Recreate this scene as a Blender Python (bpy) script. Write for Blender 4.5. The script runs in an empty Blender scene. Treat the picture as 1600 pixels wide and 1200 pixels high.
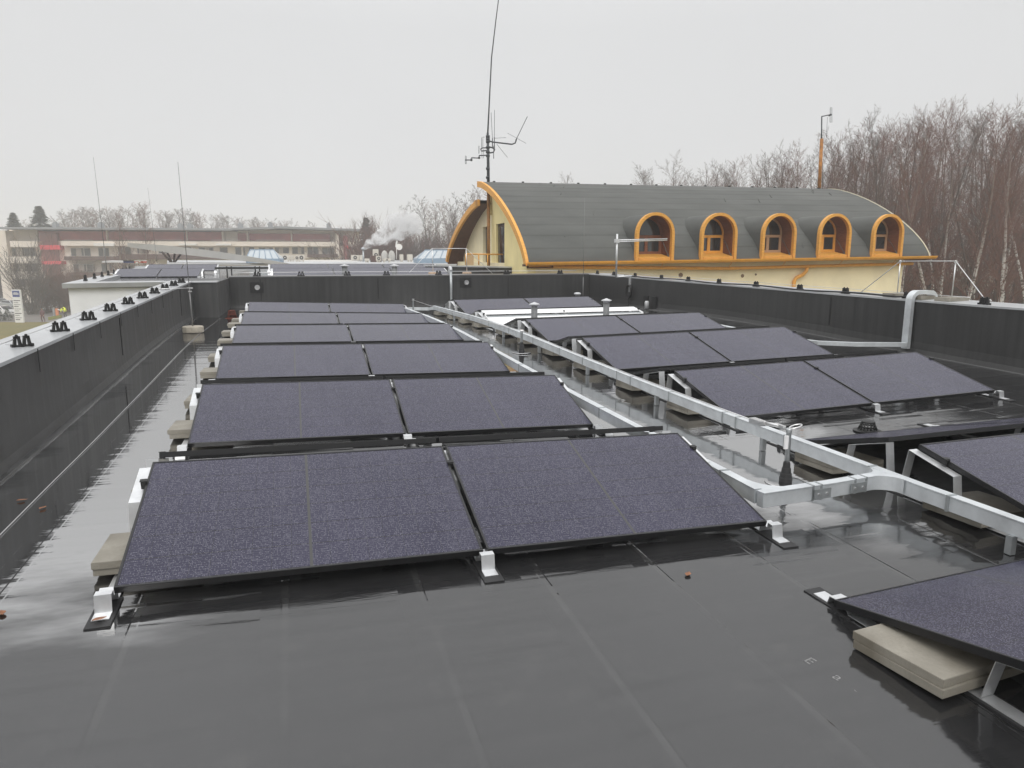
import bpy, bmesh, math, random
import numpy as np
from mathutils import Vector, Matrix, Quaternion
S = bpy.context.scene
COL = S.collection
R = math.radians
PI = math.pi
rnd = random.Random(7)

# ------------------------------------------------------------------ camera
FPX = 1106.55
CAM = np.array([0.85426, -3.44935, 1.59332])
PITCH, YAW, ROLL = 0.17828, 0.29994, 0.00079
def basis():
    cy, sy, cp, sp = math.cos(YAW), math.sin(YAW), math.cos(PITCH), math.sin(PITCH)
    f = np.array([sy*cp, cy*cp, -sp]); r = np.array([cy, -sy, 0.0]); u = np.cross(r, f)
    cr, sr = math.cos(ROLL), math.sin(ROLL)
    return cr*r+sr*u, -sr*r+cr*u, f
CR, CU, CF = basis()
cam = bpy.data.cameras.new('camera'); camo = bpy.data.objects.new('camera', cam); COL.objects.link(camo)
cam.sensor_width = 36; cam.lens = FPX/1600*36; cam.clip_start = .05; cam.clip_end = 3000
M = Matrix(((CR[0], CU[0], -CF[0], CAM[0]), (CR[1], CU[1], -CF[1], CAM[1]), (CR[2], CU[2], -CF[2], CAM[2]), (0, 0, 0, 1)))
camo.matrix_world = M
S.camera = camo

# ------------------------------------------------------------------ light
S.view_settings.view_transform = 'Standard'; S.view_settings.look = 'None'
S.view_settings.exposure = 0.06; S.view_settings.gamma = 1
S.cycles.volume_bounces = 3; S.cycles.max_bounces = 10
W = bpy.data.worlds.new('World'); S.world = W; W.use_nodes = True
nt = W.node_tree; nt.nodes.clear()
wo = nt.nodes.new('ShaderNodeOutputWorld'); bg = nt.nodes.new('ShaderNodeBackground'); bg.inputs[1].default_value = .1
sky = nt.nodes.new('ShaderNodeTexSky'); sky.sky_type = 'NISHITA'; sky.sun_disc = False
SUN_EL, SUN_AZ = R(48), R(200)
sky.sun_elevation = SUN_EL; sky.sun_rotation = SUN_AZ
hs = nt.nodes.new('ShaderNodeHueSaturation'); hs.inputs['Saturation'].default_value = .12
tc = nt.nodes.new('ShaderNodeTexCoord'); sx = nt.nodes.new('ShaderNodeSeparateXYZ')
rp = nt.nodes.new('ShaderNodeValToRGB')           # overcast cloud deck: brighter towards the zenith
el = rp.color_ramp.elements
el[0].position = 0.0; el[0].color = (.69, .695, .70, 1)
el[1].position = 1.0; el[1].color = (1.72, 1.72, 1.74, 1)
for p, c in ((.12, .71), (.28, .715), (.42, .82), (.6, 1.15)):
    e = el.new(p); e.color = (c*.992, c, c*1.012, 1)
ns = nt.nodes.new('ShaderNodeTexNoise'); ns.inputs['Scale'].default_value = 1.7; ns.inputs['Detail'].default_value = 3
mr = nt.nodes.new('ShaderNodeMapRange'); mr.inputs[1].default_value = .3; mr.inputs[2].default_value = .7
mr.inputs[3].default_value = 9.3; mr.inputs[4].default_value = 9.9
vm = nt.nodes.new('ShaderNodeVectorMath'); vm.operation = 'SCALE'
vs = nt.nodes.new('ShaderNodeVectorMath'); vs.operation = 'SCALE'; vs.inputs[3].default_value = .05
va = nt.nodes.new('ShaderNodeVectorMath'); va.operation = 'ADD'
L = nt.links.new
L(tc.outputs['Generated'], sx.inputs[0]); L(sx.outputs[2], rp.inputs[0]); L(tc.outputs['Generated'], ns.inputs['Vector'])
L(ns.outputs['Fac'], mr.inputs[0]); L(rp.outputs[0], vm.inputs[0]); L(mr.outputs[0], vm.inputs[3])
L(sky.outputs[0], hs.inputs['Color']); L(hs.outputs[0], vs.inputs[0])
L(vm.outputs[0], va.inputs[0]); L(vs.outputs[0], va.inputs[1]); L(va.outputs[0], bg.inputs[0]); L(bg.outputs[0], wo.inputs[0])
sl = bpy.data.lights.new('sun', 'SUN'); sl.energy = 1.05; sl.angle = R(30); sl.color = (1, .97, .92)
so = bpy.data.objects.new('sun', sl); COL.objects.link(so)
d = Vector((math.sin(SUN_AZ)*math.cos(SUN_EL), math.cos(SUN_AZ)*math.cos(SUN_EL), math.sin(SUN_EL)))
so.rotation_euler = d.to_track_quat('Z', 'Y').to_euler(); so.location = (0, -20, 40)

# ------------------------------------------------------------------ projections used to measure far things
def ray(px, py):
    return CF + CR*(px-800)/FPX - CU*(py-600)/FPX
def at(px, py, d):                       # point at a camera depth
    return CAM + ray(px, py)*d
def at_z(px, py, z):
    v = ray(px, py); return CAM + v*((z-CAM[2])/v[2])

# ------------------------------------------------------------------ helpers
class MB:
    """collects simple solids and links them as one mesh object"""
    def __init__(s): s.v = []; s.f = []; s.m = []; s.sm = []; s.cur = 0
    def add(s, vs, fs, smooth=False):
        o = len(s.v); s.v += [tuple(map(float, p)) for p in vs]
        for f in fs: s.f.append(tuple(i+o for i in f)); s.m.append(s.cur); s.sm.append(smooth)
        return s
    def box(s, x0, x1, y0, y1, z0, z1, T=None):
        P = [(x, y, z) for z in (z0, z1) for y in (y0, y1) for x in (x0, x1)]
        if T is not None: P = [tuple(T @ Vector(p)) for p in P]
        return s.add(P, [(0, 2, 3, 1), (4, 5, 7, 6), (0, 1, 5, 4), (2, 6, 7, 3), (0, 4, 6, 2), (1, 3, 7, 5)])
    def hexa(s, P):                      # 8 points: bottom ring 4, top ring 4
        return s.add(P, [(3, 2, 1, 0), (4, 5, 6, 7), (0, 1, 5, 4), (1, 2, 6, 5), (2, 3, 7, 6), (3, 0, 4, 7)])
    def quad(s, a, b, c, d): return s.add([a, b, c, d], [(0, 1, 2, 3)])
    def prism(s, poly, a, b, smooth=False):       # poly: list of 3-D points at side a -> offset vector b-a
        n = len(poly); off = Vector(b)-Vector(a)
        P = [Vector(p) for p in poly]; Q = [p+off for p in P]
        fs = [tuple(reversed(range(n))), tuple(range(n, 2*n))] + [(i, (i+1) % n, (i+1) % n+n, i+n) for i in range(n)]
        return s.add(P+Q, fs, smooth)
    def tube(s, pts, r, n=6, closed=False, cap=True, smooth=True):
        pts = [Vector(p) for p in pts]; k = len(pts)
        rr = r if isinstance(r, (list, tuple)) else [r]*k
        ts = []
        for i in range(k):
            a = pts[i-1] if (i > 0 or closed) else pts[i]; b = pts[(i+1) % k] if (i < k-1 or closed) else pts[i]
            t = (b-a); ts.append(t.normalized() if t.length > 1e-9 else Vector((0, 0, 1)))
        up = Vector((0, 0, 1)) if abs(ts[0].z) < .9 else Vector((1, 0, 0))
        nx = ts[0].cross(up).normalized(); V = []
        for i in range(k):
            if i: nx = (ts[i-1].rotation_difference(ts[i]) @ nx); nx = (nx-ts[i]*nx.dot(ts[i])).normalized()
            ny = ts[i].cross(nx)
            for j in range(n):
                a = 2*PI*j/n; V.append(pts[i]+(nx*math.cos(a)+ny*math.sin(a))*rr[i])
        F = []
        for i in range(k if closed else k-1):
            i2 = (i+1) % k
            for j in range(n):
                j2 = (j+1) % n; F.append((i*n+j, i*n+j2, i2*n+j2, i2*n+j))
        s.add(V, F, smooth)
        if cap and not closed:
            o = len(s.v)-len(V)
            s.f.append(tuple(o+j for j in reversed(range(n)))); s.m.append(s.cur); s.sm.append(False)
            s.f.append(tuple(o+(k-1)*n+j for j in range(n))); s.m.append(s.cur); s.sm.append(False)
        return s
    def lathe(s, prof, c, n=20, smooth=False, axis=None):      # prof: (radius, z)
        V = []; k = len(prof); Q = None
        if axis is not None: Q = Vector((0, 0, 1)).rotation_difference(Vector(axis).normalized())
        for r_, z in prof:
            for j in range(n):
                a = 2*PI*j/n; p = Vector((r_*math.cos(a), r_*math.sin(a), z))
                V.append((Q @ p if Q else p)+Vector(c))
        F = [(i*n+j, i*n+(j+1) % n, (i+1)*n+(j+1) % n, (i+1)*n+j) for i in range(k-1) for j in range(n)]
        F += [tuple(reversed(range(n))), tuple((k-1)*n+j for j in range(n))]
        return s.add(V, F, smooth)
    def sheet(s, rows, smooth=True):              # grid of points
        k, n = len(rows), len(rows[0])
        return s.add([p for r_ in rows for p in r_], [(i*n+j, i*n+j+1, (i+1)*n+j+1, (i+1)*n+j) for i in range(k-1) for j in range(n-1)], smooth)
    def build(s, name, mat, parent=None, bevel=0, local=None):
        me = bpy.data.meshes.new(name); me.from_pydata(s.v, [], s.f); me.update()
        mats = mat if isinstance(mat, (list, tuple)) else [mat]
        for m in mats: me.materials.append(m)
        me.polygons.foreach_set('material_index', s.m); me.polygons.foreach_set('use_smooth', s.sm)
        if bevel:
            bm = bmesh.new(); bm.from_mesh(me)
            bmesh.ops.bevel(bm, geom=list(bm.edges), offset=bevel, segments=2, affect='EDGES', clamp_overlap=True)
            bm.to_mesh(me); bm.free()
        o = bpy.data.objects.new(name, me); COL.objects.link(o)
        if parent is not None:
            o.parent = parent
            if local is None: o.matrix_parent_inverse = parent.matrix_basis.inverted()   # mesh was written in world space
        return o
def tag(o, label=None, cat=None, group=None, kind=None):
    if label: o['label'] = label
    if cat: o['category'] = cat
    if group: o['group'] = group
    if kind: o['kind'] = kind
    return o
def empty(name, loc, label=None, cat=None, group=None):
    o = bpy.data.objects.new(name, None); o.empty_display_size = .2; COL.objects.link(o)
    o.matrix_basis = loc if isinstance(loc, Matrix) else Matrix.Translation(Vector(loc))
    return tag(o, label, cat, group)
def dup(o, loc=None, rz=None, sc=None, label=None, group=None):
    c = o.copy(); COL.objects.link(c)
    kids = [k for k in KIDS.get(o.name, [])]
    for k in kids:
        d_ = k.copy(); COL.objects.link(d_); d_.parent = c
    if loc is not None: c.location = loc
    if rz is not None: c.rotation_euler = (0, 0, rz)
    if sc is not None: c.scale = sc if isinstance(sc, (tuple, list)) else (sc, sc, sc)
    if label: c['label'] = label
    if group: c['group'] = group
    return c
KIDS = {}
ORD = ['first', 'second', 'third', 'fourth', 'fifth', 'sixth', 'seventh', 'eighth', 'ninth', 'tenth', 'eleventh', 'twelfth', 'thirteenth', 'fourteenth', 'fifteenth', 'sixteenth']

# ------------------------------------------------------------------ materials
def mat(name, col, rough=.6, metal=0, spec=.5, noise=None, bump=None, coat=0):
    """principled with optional colour noise (scale, amount, stretch) and bump (scale, strength, distance)"""
    m = bpy.data.materials.new(name); m.use_nodes = True
    t = m.node_tree; b = t.nodes['Principled BSDF']
    b.inputs['Base Color'].default_value = (*col, 1); b.inputs['Roughness'].default_value = rough
    b.inputs['Metallic'].default_value = metal; b.inputs['Specular IOR Level'].default_value = spec
    if coat: b.inputs['Coat Weight'].default_value = coat; b.inputs['Coat Roughness'].default_value = .08
    if noise or bump:
        tcn = t.nodes.new('ShaderNodeTexCoord')
    if noise:
        sc, am = noise[0], noise[1]; st = noise[2] if len(noise) > 2 else (1, 1, 1)
        mp = t.nodes.new('ShaderNodeMapping'); mp.inputs['Scale'].default_value = st
        n = t.nodes.new('ShaderNodeTexNoise'); n.inputs['Scale'].default_value = sc; n.inputs['Detail'].default_value = 5
        n.inputs['Roughness'].default_value = .6
        r_ = t.nodes.new('ShaderNodeMapRange'); r_.inputs[1].default_value = .3; r_.inputs[2].default_value = .7
        r_.inputs[3].default_value = 1-am; r_.inputs[4].default_value = 1+am
        v = t.nodes.new('ShaderNodeVectorMath'); v.operation = 'SCALE'; v.inputs[0].default_value = col
        t.links.new(tcn.outputs['Object'], mp.inputs[0]); t.links.new(mp.outputs[0], n.inputs['Vector'])
        t.links.new(n.outputs['Fac'], r_.inputs[0]); t.links.new(r_.outputs[0], v.inputs[3])
        t.links.new(v.outputs[0], b.inputs['Base Color'])
    if bump:
        n2 = t.nodes.new('ShaderNodeTexNoise'); n2.inputs['Scale'].default_value = bump[0]; n2.inputs['Detail'].default_value = 4
        bp = t.nodes.new('ShaderNodeBump'); bp.inputs['Strength'].default_value = bump[1]; bp.inputs['Distance'].default_value = bump[2]
        t.links.new(tcn.outputs['Object'], n2.inputs['Vector']); t.links.new(n2.outputs['Fac'], bp.inputs['Height'])
        t.links.new(bp.outputs[0], b.inputs['Normal'])
    return m
class NT:
    """tiny node-graph writer"""
    def __init__(s, name):
        s.m = bpy.data.materials.new(name); s.m.use_nodes = True; s.t = s.m.node_tree; s.b = s.t.nodes['Principled BSDF']
        s.tc = s.t.nodes.new('ShaderNodeTexCoord'); s.obj = s.tc.outputs['Object']
    def n(s, kind, **kw):
        x = s.t.nodes.new(kind)
        for k, v in kw.items():
            if k.startswith('i_'): 
                key = k[2:]; x.inputs[int(key) if key.isdigit() else key].default_value = v
            else: setattr(x, k, v)
        return x
    def l(s, a, b): s.t.links.new(a, b)
    def val(s, sock, v):
        if hasattr(v, 'is_output') or isinstance(v, bpy.types.NodeSocket): s.l(v, sock)
        else: sock.default_value = v
    def math(s, op, a, b=0.0, c=None, clamp=False):
        x = s.n('ShaderNodeMath', operation=op, use_clamp=clamp)
        s.val(x.inputs[0], a); s.val(x.inputs[1], b)
        if c is not None: s.val(x.inputs[2], c)
        return x.outputs[0]
    def noise(s, scale, detail=3, rough=.5, vec=None, stretch=None, dist=0.0):
        v = vec or s.obj
        if stretch:
            mp = s.n('ShaderNodeMapping'); mp.inputs['Scale'].default_value = stretch; s.l(v, mp.inputs[0]); v = mp.outputs[0]
        x = s.n('ShaderNodeTexNoise'); x.inputs['Scale'].default_value = scale; x.inputs['Detail'].default_value = detail
        x.inputs['Roughness'].default_value = rough; x.inputs['Distortion'].default_value = dist
        s.l(v, x.inputs['Vector']); return x.outputs['Fac']
    def ramp(s, f, lo, hi, a=0.0, b=1.0, smooth=False):
        x = s.n('ShaderNodeMapRange'); x.interpolation_type = 'SMOOTHSTEP' if smooth else 'LINEAR'; x.inputs[1].default_value = lo; x.inputs[2].default_value = hi
        x.inputs[3].default_value = a; x.inputs[4].default_value = b; s.l(f, x.inputs[0]); return x.outputs[0]
    def mix(s, f, a, b):
        x = s.n('ShaderNodeMix', data_type='RGBA'); s.val(x.inputs[0], f)
        for sock, v in ((x.inputs[6], a), (x.inputs[7], b)):
            if isinstance(v, tuple): sock.default_value = (*v, 1)
            else: s.l(v, sock)
        return x.outputs[2]
    def xyz(s, vec=None):
        x = s.n('ShaderNodeSeparateXYZ'); s.l(vec or s.obj, x.inputs[0]); return x.outputs
    def bump(s, h, strength, dist, prev=None):
        x = s.n('ShaderNodeBump'); x.inputs['Strength'].default_value = strength; x.inputs['Distance'].default_value = dist
        s.l(h, x.inputs['Height'])
        if prev: s.l(prev, x.inputs['Normal'])
        return x.outputs[0]
    def col(s, c): s.val(s.b.inputs['Base Color'], c if not isinstance(c, tuple) else (*c, 1))

# wet roofing membrane
def membrane(name, wet=True):
    k = NT(name); x, y, z = k.xyz()
    big = k.noise(.5, 4, .55)
    streak = k.noise(1.0, 5, .62, stretch=(1.3, 9, 1))
    fine = k.noise(55, 3, .6)
    c = k.mix(k.ramp(big, .35, .65), (.013, .013, .0135), (.023, .023, .024))
    dust = k.ramp(k.noise(7, 6, .7), .55, .8)
    c = k.mix(k.math('MULTIPLY', dust, .35), c, (.06, .058, .055))
    fr_ = k.math('ABSOLUTE', k.math('SUBTRACT', k.math('FRACT', k.math('DIVIDE', k.math('SUBTRACT', x, .75), .64)), .5))
    c = k.mix(k.math('MULTIPLY', k.ramp(fr_, .470, .480), k.ramp(k.noise(1.3, 3, .6), .42, .62, 0, .28)), c, (.07, .07, .068))
    k.col(c)
    # standing water collects in the aisle valley and along the left upstand
    def near(c0, a, b_): return k.ramp(k.math('ABSOLUTE', k.math('SUBTRACT', x, c0)), a, b_, 1, 0)
    low = k.math('MAXIMUM', near(4.4, .6, 1.5), near(-.35, .45, 1.0))
    low = k.math('MULTIPLY', low, k.ramp(y, -.5, 1.0))
    pool = k.math('ADD', k.math('MULTIPLY', low, .8), k.math('MULTIPLY', k.math('SUBTRACT', k.noise(.8, 5, .6, stretch=(.8, 2.0, 1)), .5), 1.5))
    pool = k.math('MULTIPLY', k.ramp(pool, .18, .50), k.ramp(low, .0, .35)); dry = k.math('SUBTRACT', 1.0, pool)
    r_ = k.ramp(k.noise(1.6, 4, .6, stretch=(1, 2.2, 1)), .35, .7, .06, .16)
    k.l(k.math('ADD', k.math('MULTIPLY', r_, dry), k.math('MULTIPLY', pool, .025)), k.b.inputs['Roughness'])
    k.l(k.math('ADD', 1.76, k.math('MULTIPLY', pool, 5.5)), k.b.inputs['IOR'])
    n1 = k.bump(streak, .42, .004)
    n2 = k.bump(k.noise(.9, 2, .5, stretch=(.6, 1.5, 1)), .4, .012, n1)
    # cross wrinkles, each roll of felt shifted against its neighbour
    roll = k.math('FLOOR', k.math('DIVIDE', x, .64))
    shift = k.math('MULTIPLY', roll, 3.7)
    cmb = k.n('ShaderNodeCombineXYZ'); k.l(k.math('ADD', k.math('MULTIPLY', x, .5), shift), cmb.inputs[0]); k.l(k.math('ADD', k.math('MULTIPLY', y, 6.5), shift), cmb.inputs[1])
    wr = k.noise(1.0, 1.5, .4, vec=cmb.outputs[0])
    ridge = k.ramp(wr, .40, .70, smooth=True)
    n3 = k.bump(ridge, .6, .0055, n2)
    # welded laps between the rolls
    fr = k.math('FRACT', k.math('DIVIDE', k.math('SUBTRACT', x, .75), .64)); dl = k.math('ABSOLUTE', k.math('SUBTRACT', fr, .5))
    lap = k.ramp(dl, .468, .480); wob = k.noise(2.2, 3, .6)
    lap = k.math('MULTIPLY', lap, k.ramp(wob, .35, .6, .35, 1))
    n3 = k.bump(lap, .4, .005, n3)
    n4 = k.bump(fine, .10, .001, n3)
    mv = k.n('ShaderNodeMix', data_type='VECTOR'); k.l(k.math('MULTIPLY', pool, .8), mv.inputs[0]); k.l(n4, mv.inputs[4]); mv.inputs[5].default_value = (0, 0, 1)
    rip = k.bump(k.noise(1.0, 4, .6, stretch=(2.2, 17, 1)), .5, .0016, mv.outputs[1])      # level water with faint wind ripples
    k.l(rip, k.b.inputs['Normal'])
    return k.m
M_ROOF = membrane('wet roofing felt')
def felt_wall(name, f=1.0):
    k = NT(name); x, y, z = k.xyz()
    st = k.noise(1, 5, .65, stretch=(11, 11, .5)); big = k.noise(.8, 4, .6)
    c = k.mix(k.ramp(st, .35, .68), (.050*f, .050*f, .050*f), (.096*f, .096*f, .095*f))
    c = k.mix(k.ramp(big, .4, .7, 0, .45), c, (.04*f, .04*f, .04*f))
    chalk = k.math('MULTIPLY', k.ramp(k.noise(4, 6, .75, stretch=(1, 1, .6)), .62, .8), .4)
    c = k.mix(chalk, c, (.16*f, .16*f, .155*f)); k.col(c)
    k.l(k.ramp(st, .3, .7, .38, .6), k.b.inputs['Roughness'])
    k.l(k.bump(k.noise(2.5, 4, .6), .4, .012, k.bump(k.noise(70, 2), .2, .002)), k.b.inputs['Normal'])
    return k.m
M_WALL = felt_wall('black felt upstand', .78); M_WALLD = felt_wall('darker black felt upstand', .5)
M_SEAMLT = mat('welded seam edge', (.10, .10, .10), .22)
# panel glass
def panel_mat():
    k = NT('solar cells under wet glass'); x, y, z = k.xyz()
    # half-cut cells: 18 x 6
    fx = k.math('FRACT', k.math('DIVIDE', k.math('SUBTRACT', x, .022), .0955)); fy = k.math('FRACT', k.math('DIVIDE', k.math('SUBTRACT', y, .018), .183))
    gx = k.math('LESS_THAN', k.math('ABSOLUTE', k.math('SUBTRACT', fx, .5)), .491)
    gy = k.math('LESS_THAN', k.math('ABSOLUTE', k.math('SUBTRACT', fy, .5)), .487)
    cell = k.math('MULTIPLY', gx, gy)
    mid = k.math('LESS_THAN', k.math('ABSOLUTE', k.math('SUBTRACT', x, .881)), .0075)
    tone = k.noise(1.1, 3, .5, stretch=(1.4, .7, 1))
    info = k.n('ShaderNodeObjectInfo')
    bus = k.math('LESS_THAN', k.math('FRACT', k.math('DIVIDE', y, .0183)), .13)
    c = k.mix(k.ramp(tone, .3, .7), (.0165, .0150, .038), (.028, .0255, .054))
    c = k.mix(k.math('MULTIPLY', bus, .28), c, (.12, .12, .15))
    c = k.mix(cell, (.012, .012, .016), c)
    # rain drops in faint columns, their sky glints painted as pale specks
    vor = k.n('ShaderNodeTexVoronoi', feature='F1'); vor.inputs['Scale'].default_value = 150
    mp = k.n('ShaderNodeMapping'); mp.inputs['Scale'].default_value = (.62, 1.15, 1); k.l(k.obj, mp.inputs[0]); k.l(mp.outputs[0], vor.inputs['Vector'])
    sep = k.n('ShaderNodeSeparateColor'); k.l(vor.outputs['Color'], sep.inputs[0])
    band = k.ramp(k.noise(1, 3, .6, stretch=(7, 1.2, 1)), .3, .75, .72, .28)
    drop = k.math('MULTIPLY', k.math('GREATER_THAN', sep.outputs[0], k.math('ADD', band, .12)), k.math('LESS_THAN', vor.outputs['Distance'], .34))
    dv = k.math('MULTIPLY', drop, k.ramp(sep.outputs[1], 0, 1, .2, 1))
    c = k.mix(k.math('MULTIPLY', dv, .4), c, (.24, .24, .29))
    # solder pads strung along the busbars, random glints painted into the base colour
    px_ = k.math('DIVIDE', x, .0072); py_ = k.math('DIVIDE', y, .0100)
    cb = k.n('ShaderNodeCombineXYZ'); k.l(k.math('FLOOR', px_), cb.inputs[0]); k.l(k.math('FLOOR', py_), cb.inputs[1])
    wn = k.n('ShaderNodeTexWhiteNoise', noise_dimensions='2D'); k.l(cb.outputs[0], wn.inputs['Vector'])
    pad = k.math('MULTIPLY', k.math('LESS_THAN', k.math('ABSOLUTE', k.math('SUBTRACT', k.math('FRACT', px_), .5)), .26), k.math('LESS_THAN', k.math('ABSOLUTE', k.math('SUBTRACT', k.math('FRACT', py_), .5)), .20))
    is_bright = k.math('GREATER_THAN', wn.outputs['Value'], k.math('ADD', band, .02))
    c = k.mix(k.math('MULTIPLY', k.math('MULTIPLY', pad, is_bright), k.ramp(wn.outputs['Value'], .4, 1, .12, .55)), c, (.31, .31, .36))
    c = k.mix(mid, c, (.052, .052, .050))
    k.col(c)
    k.b.inputs['Roughness'].default_value = .26; k.b.inputs['IOR'].default_value = 1.45
    k.b.inputs['Specular IOR Level'].default_value = .38
    k.l(k.bump(drop, .25, .0012, k.bump(k.noise(220, 2), .12, .0006)), k.b.inputs['Normal'])
    return k.m
M_PANEL = panel_mat()
M_FRAME = mat('black anodised frame', (.018, .018, .019), .35, .3)
M_BACK = mat('white backsheet', (.78, .79, .80), .4)
M_ALU = mat('mill aluminium', (.70, .71, .72), .42, .75, noise=(14, .10))
M_ROD = mat('weathered rod', (.22, .22, .22), .5, .4)
M_ALUD = mat('aluminium dull', (.42, .44, .45), .45, .8, noise=(9, .15))
M_GALV = mat('galvanised tray', (.66, .69, .71), .42, .55, noise=(6, .14), bump=(40, .1, .001))
M_RUB = mat('black rubber', (.02, .02, .021), .6, bump=(120, .5, .002))
M_BLK = mat('black plastic', (.008, .008, .008), .5)
M_CABLE = mat('cable sheath', (.012, .012, .012), .5)
def concrete():
    k = NT('concrete paver'); a = k.noise(6, 6, .65); b = k.noise(90, 3, .6); w = k.noise(3, 3, .5)
    c = k.mix(k.ramp(a, .3, .7), (.23, .213, .178), (.335, .312, .264)); c = k.mix(k.ramp(b, .45, .7, 0, .35), c, (.2, .185, .155))
    c = k.mix(k.ramp(w, .48, .66, 0, .7), c, (.115, .098, .07)); k.col(c)
    k.l(k.ramp(w, .4, .7, .7, .38), k.b.inputs['Roughness']); k.l(k.bump(b, .35, .003), k.b.inputs['Normal']); return k.m
M_CONC = concrete()
M_COPE = mat('grey-white coping sheet', (.44, .45, .46), .3, .1, noise=(1.2, .14), bump=(1.5, .3, .01))
M_STEEL = mat('stainless steel', (.7, .7, .7), .28, .9)
M_PIPE = mat('grey vent pipe', (.17, .175, .18), .5, noise=(8, .15))
M_CAP = mat('pale cowl', (.55, .56, .57), .45, .2)
M_RUST = mat('rust red guard', (.12, .03, .018), .8, noise=(20, .4))
# ------------------------------------------------------------------ roof surface
KY = [-9, -6, -4, 0, 2.6, 5.24, 7.82, 9.5, 10.4, 12.9, 15, 18]
KH = [-.25, -.18, -.13, -.005, .035, .12, .215, .25, .258, .24, .22, .2]
_off = np.linspace(-.9, .9, 13); _offx = np.linspace(-.5, .5, 11)
def h_(y): return float(np.mean(np.interp(y+_off, KY, KH)))
def s_(x):
    xs = x+_offx; return float(np.mean(np.where(xs < 4.2, -.022*xs, -.0924+.013*(xs-4.2))))
def g(x, y): return h_(y)+s_(x)
WL = -1.22                                  # inner face of the left upstand
def wr_x(y): return 10.16-.03*(y-5)         # inner face of the right upstand
FARY = lambda x: 17.0+.028*x if x > -.7 else 13.56
rm = MB()
ys = np.arange(-9, 17.6, .25); xs = np.arange(-1.5, 10.9, .25)
H = {round(y, 2): h_(y) for y in ys}; Sx = {round(x, 2): s_(x) for x in xs}
rm.sheet([[(x, y, H[round(y, 2)]+Sx[round(x, 2)]) for x in xs] for y in ys])
def floor_strip(mb, x0, x1, y0, y1, t=.004, xa=None):      # thin welded lap lying on the felt
    n = max(2, int((y1-y0)/.25)); rows = []
    for i in range(n+1):
        y = y0+(y1-y0)*i/n; xo = (xa(y) if xa else 0)
        rows.append([(x0+xo, y, g(x0+xo, y)-.003), (x0+xo+.004, y, g(x0+xo, y)+t), (x1+xo-.004, y, g(x1+xo, y)+t), (x1+xo, y, g(x1+xo, y)-.003)])
    mb.sheet(rows, False)
floor_strip(rm, -.845, -.80, -8.8, 13.4, .005, lambda y: .012*max(0, y-2))
roof = rm.build('roof_membrane', M_ROOF); tag(roof, kind='structure')
# heat-welded light edge of the lap beside the left upstand
sm_ = MB(); floor_strip(sm_, -.80, -.788, -8.8, 13.4, .0065, lambda y: .012*max(0, y-2)); floor_strip(sm_, -1.135, -1.118, -8.8, 13.4, .013)
floor_strip(sm_, 0, .02, -8, 16.8, .012, lambda y: wr_x(y)-.10)
tag(sm_.build('roof_seams', M_SEAMLT), kind='structure')
# faint letters scuffed on the felt
M_CHALK = mat('scuffed white print', (.17, .17, .17), .45, noise=(60, .6))
def letters(txt, P, ang, size):
    cu = bpy.data.curves.new('t', 'FONT'); cu.body = txt; cu.size = size; cu.space_character = 1.5; cu.extrude = .0002
    o = bpy.data.objects.new('t', cu); COL.objects.link(o)
    dg = bpy.context.evaluated_depsgraph_get(); me = bpy.data.meshes.new_from_object(o.evaluated_get(dg)); bpy.data.objects.remove(o)
    return me
me = letters('E  a 0', None, 0, .075); me.materials.append(M_CHALK)
pl = bpy.data.objects.new('printed_letters', me); COL.objects.link(pl)
pl.location = (2.86, -1.17, g(2.86, -1.3)+.0045); pl.rotation_euler = (R(-1.2), R(2.2), R(-75)); tag(pl, kind='structure')

# ------------------------------------------------------------------ upstands (parapets)
def zl(y): return .756+.0215*y              # top of left upstand
def zr(y): return .905+.011*max(0, y-4)
def parapet(name, label, P0, P1, inward, z0f, z1f, width, base=-7.2, n=40, overhang=.06, m_=None):
    """run from P0 to P1 (xy, inner face); 'inward' = unit xy towards the roof"""
    P0 = np.array(P0); P1 = np.array(P1); inw = np.array(inward); out = -inw*width
    top = [np.append(P0+(P1-P0)*i/n, 0) for i in range(n+1)]
    b = MB(); rows = []; cop = []
    for i, p in enumerate(top):
        zt = z1f(p); zb = z0f(p)-.02
        o = p[:2]+out
        rows.append([(p[0]+inw[0]*.045, p[1]+inw[1]*.045, zb), (p[0]+inw[0]*.012, p[1]+inw[1]*.012, zb+.09), (p[0], p[1], zb+.2), (p[0], p[1], zt), (o[0], o[1], zt), (o[0], o[1], base)])
        c0 = p[:2]+inw*.012; c1 = o-inw*overhang
        cop.append([(c0[0], c0[1], zt-.018), (c0[0], c0[1], zt+.010), (c1[0], c1[1], zt+.03), (c1[0], c1[1], zt-.08)])
    b.sheet(rows, False)
    for e in (0, -1):
        r_ = rows[e]; b.add(r_, [tuple(range(len(r_)))])
    root = b.build(name, [m_ or M_WALL]); tag(root, label, 'parapet')
    return root, cop
lw, cop = parapet('parapet_wall', 'long black felt parapet wall on the left with grey-white coping and streaked face', (WL, -9), (WL, 13.56), (1, 0), lambda p: g(p[0]+.1, p[1]), lambda p: zl(p[1]), .34)
c = MB()
for i in range(len(cop)-1):
    a, b_ = cop[i], cop[i+1]
    for j in range(3): c.quad(a[j], b_[j], b_[j+1], a[j+1])
c.build('coping', M_COPE, lw)
# bitumen runs and vertical laps on the face
for y in (1.2, 6.45, 11.7):
    v = MB(); v.box(WL-.001, WL+.006, y, y+.035, g(WL, y)+.17, zl(y)-.06); v.build('felt_lap', M_BLK, lw)
rr = random.Random(3)
for i in range(12):
    y = 3.42+1.045*i-.06
    if y < 13: v = MB(); v.box(WL+.012, WL+.0155, y, y+.016, zl(y)-.22+rr.random()*.09, zl(y)-.0); v.build('bitumen_run', M_BLK, lw)
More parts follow.
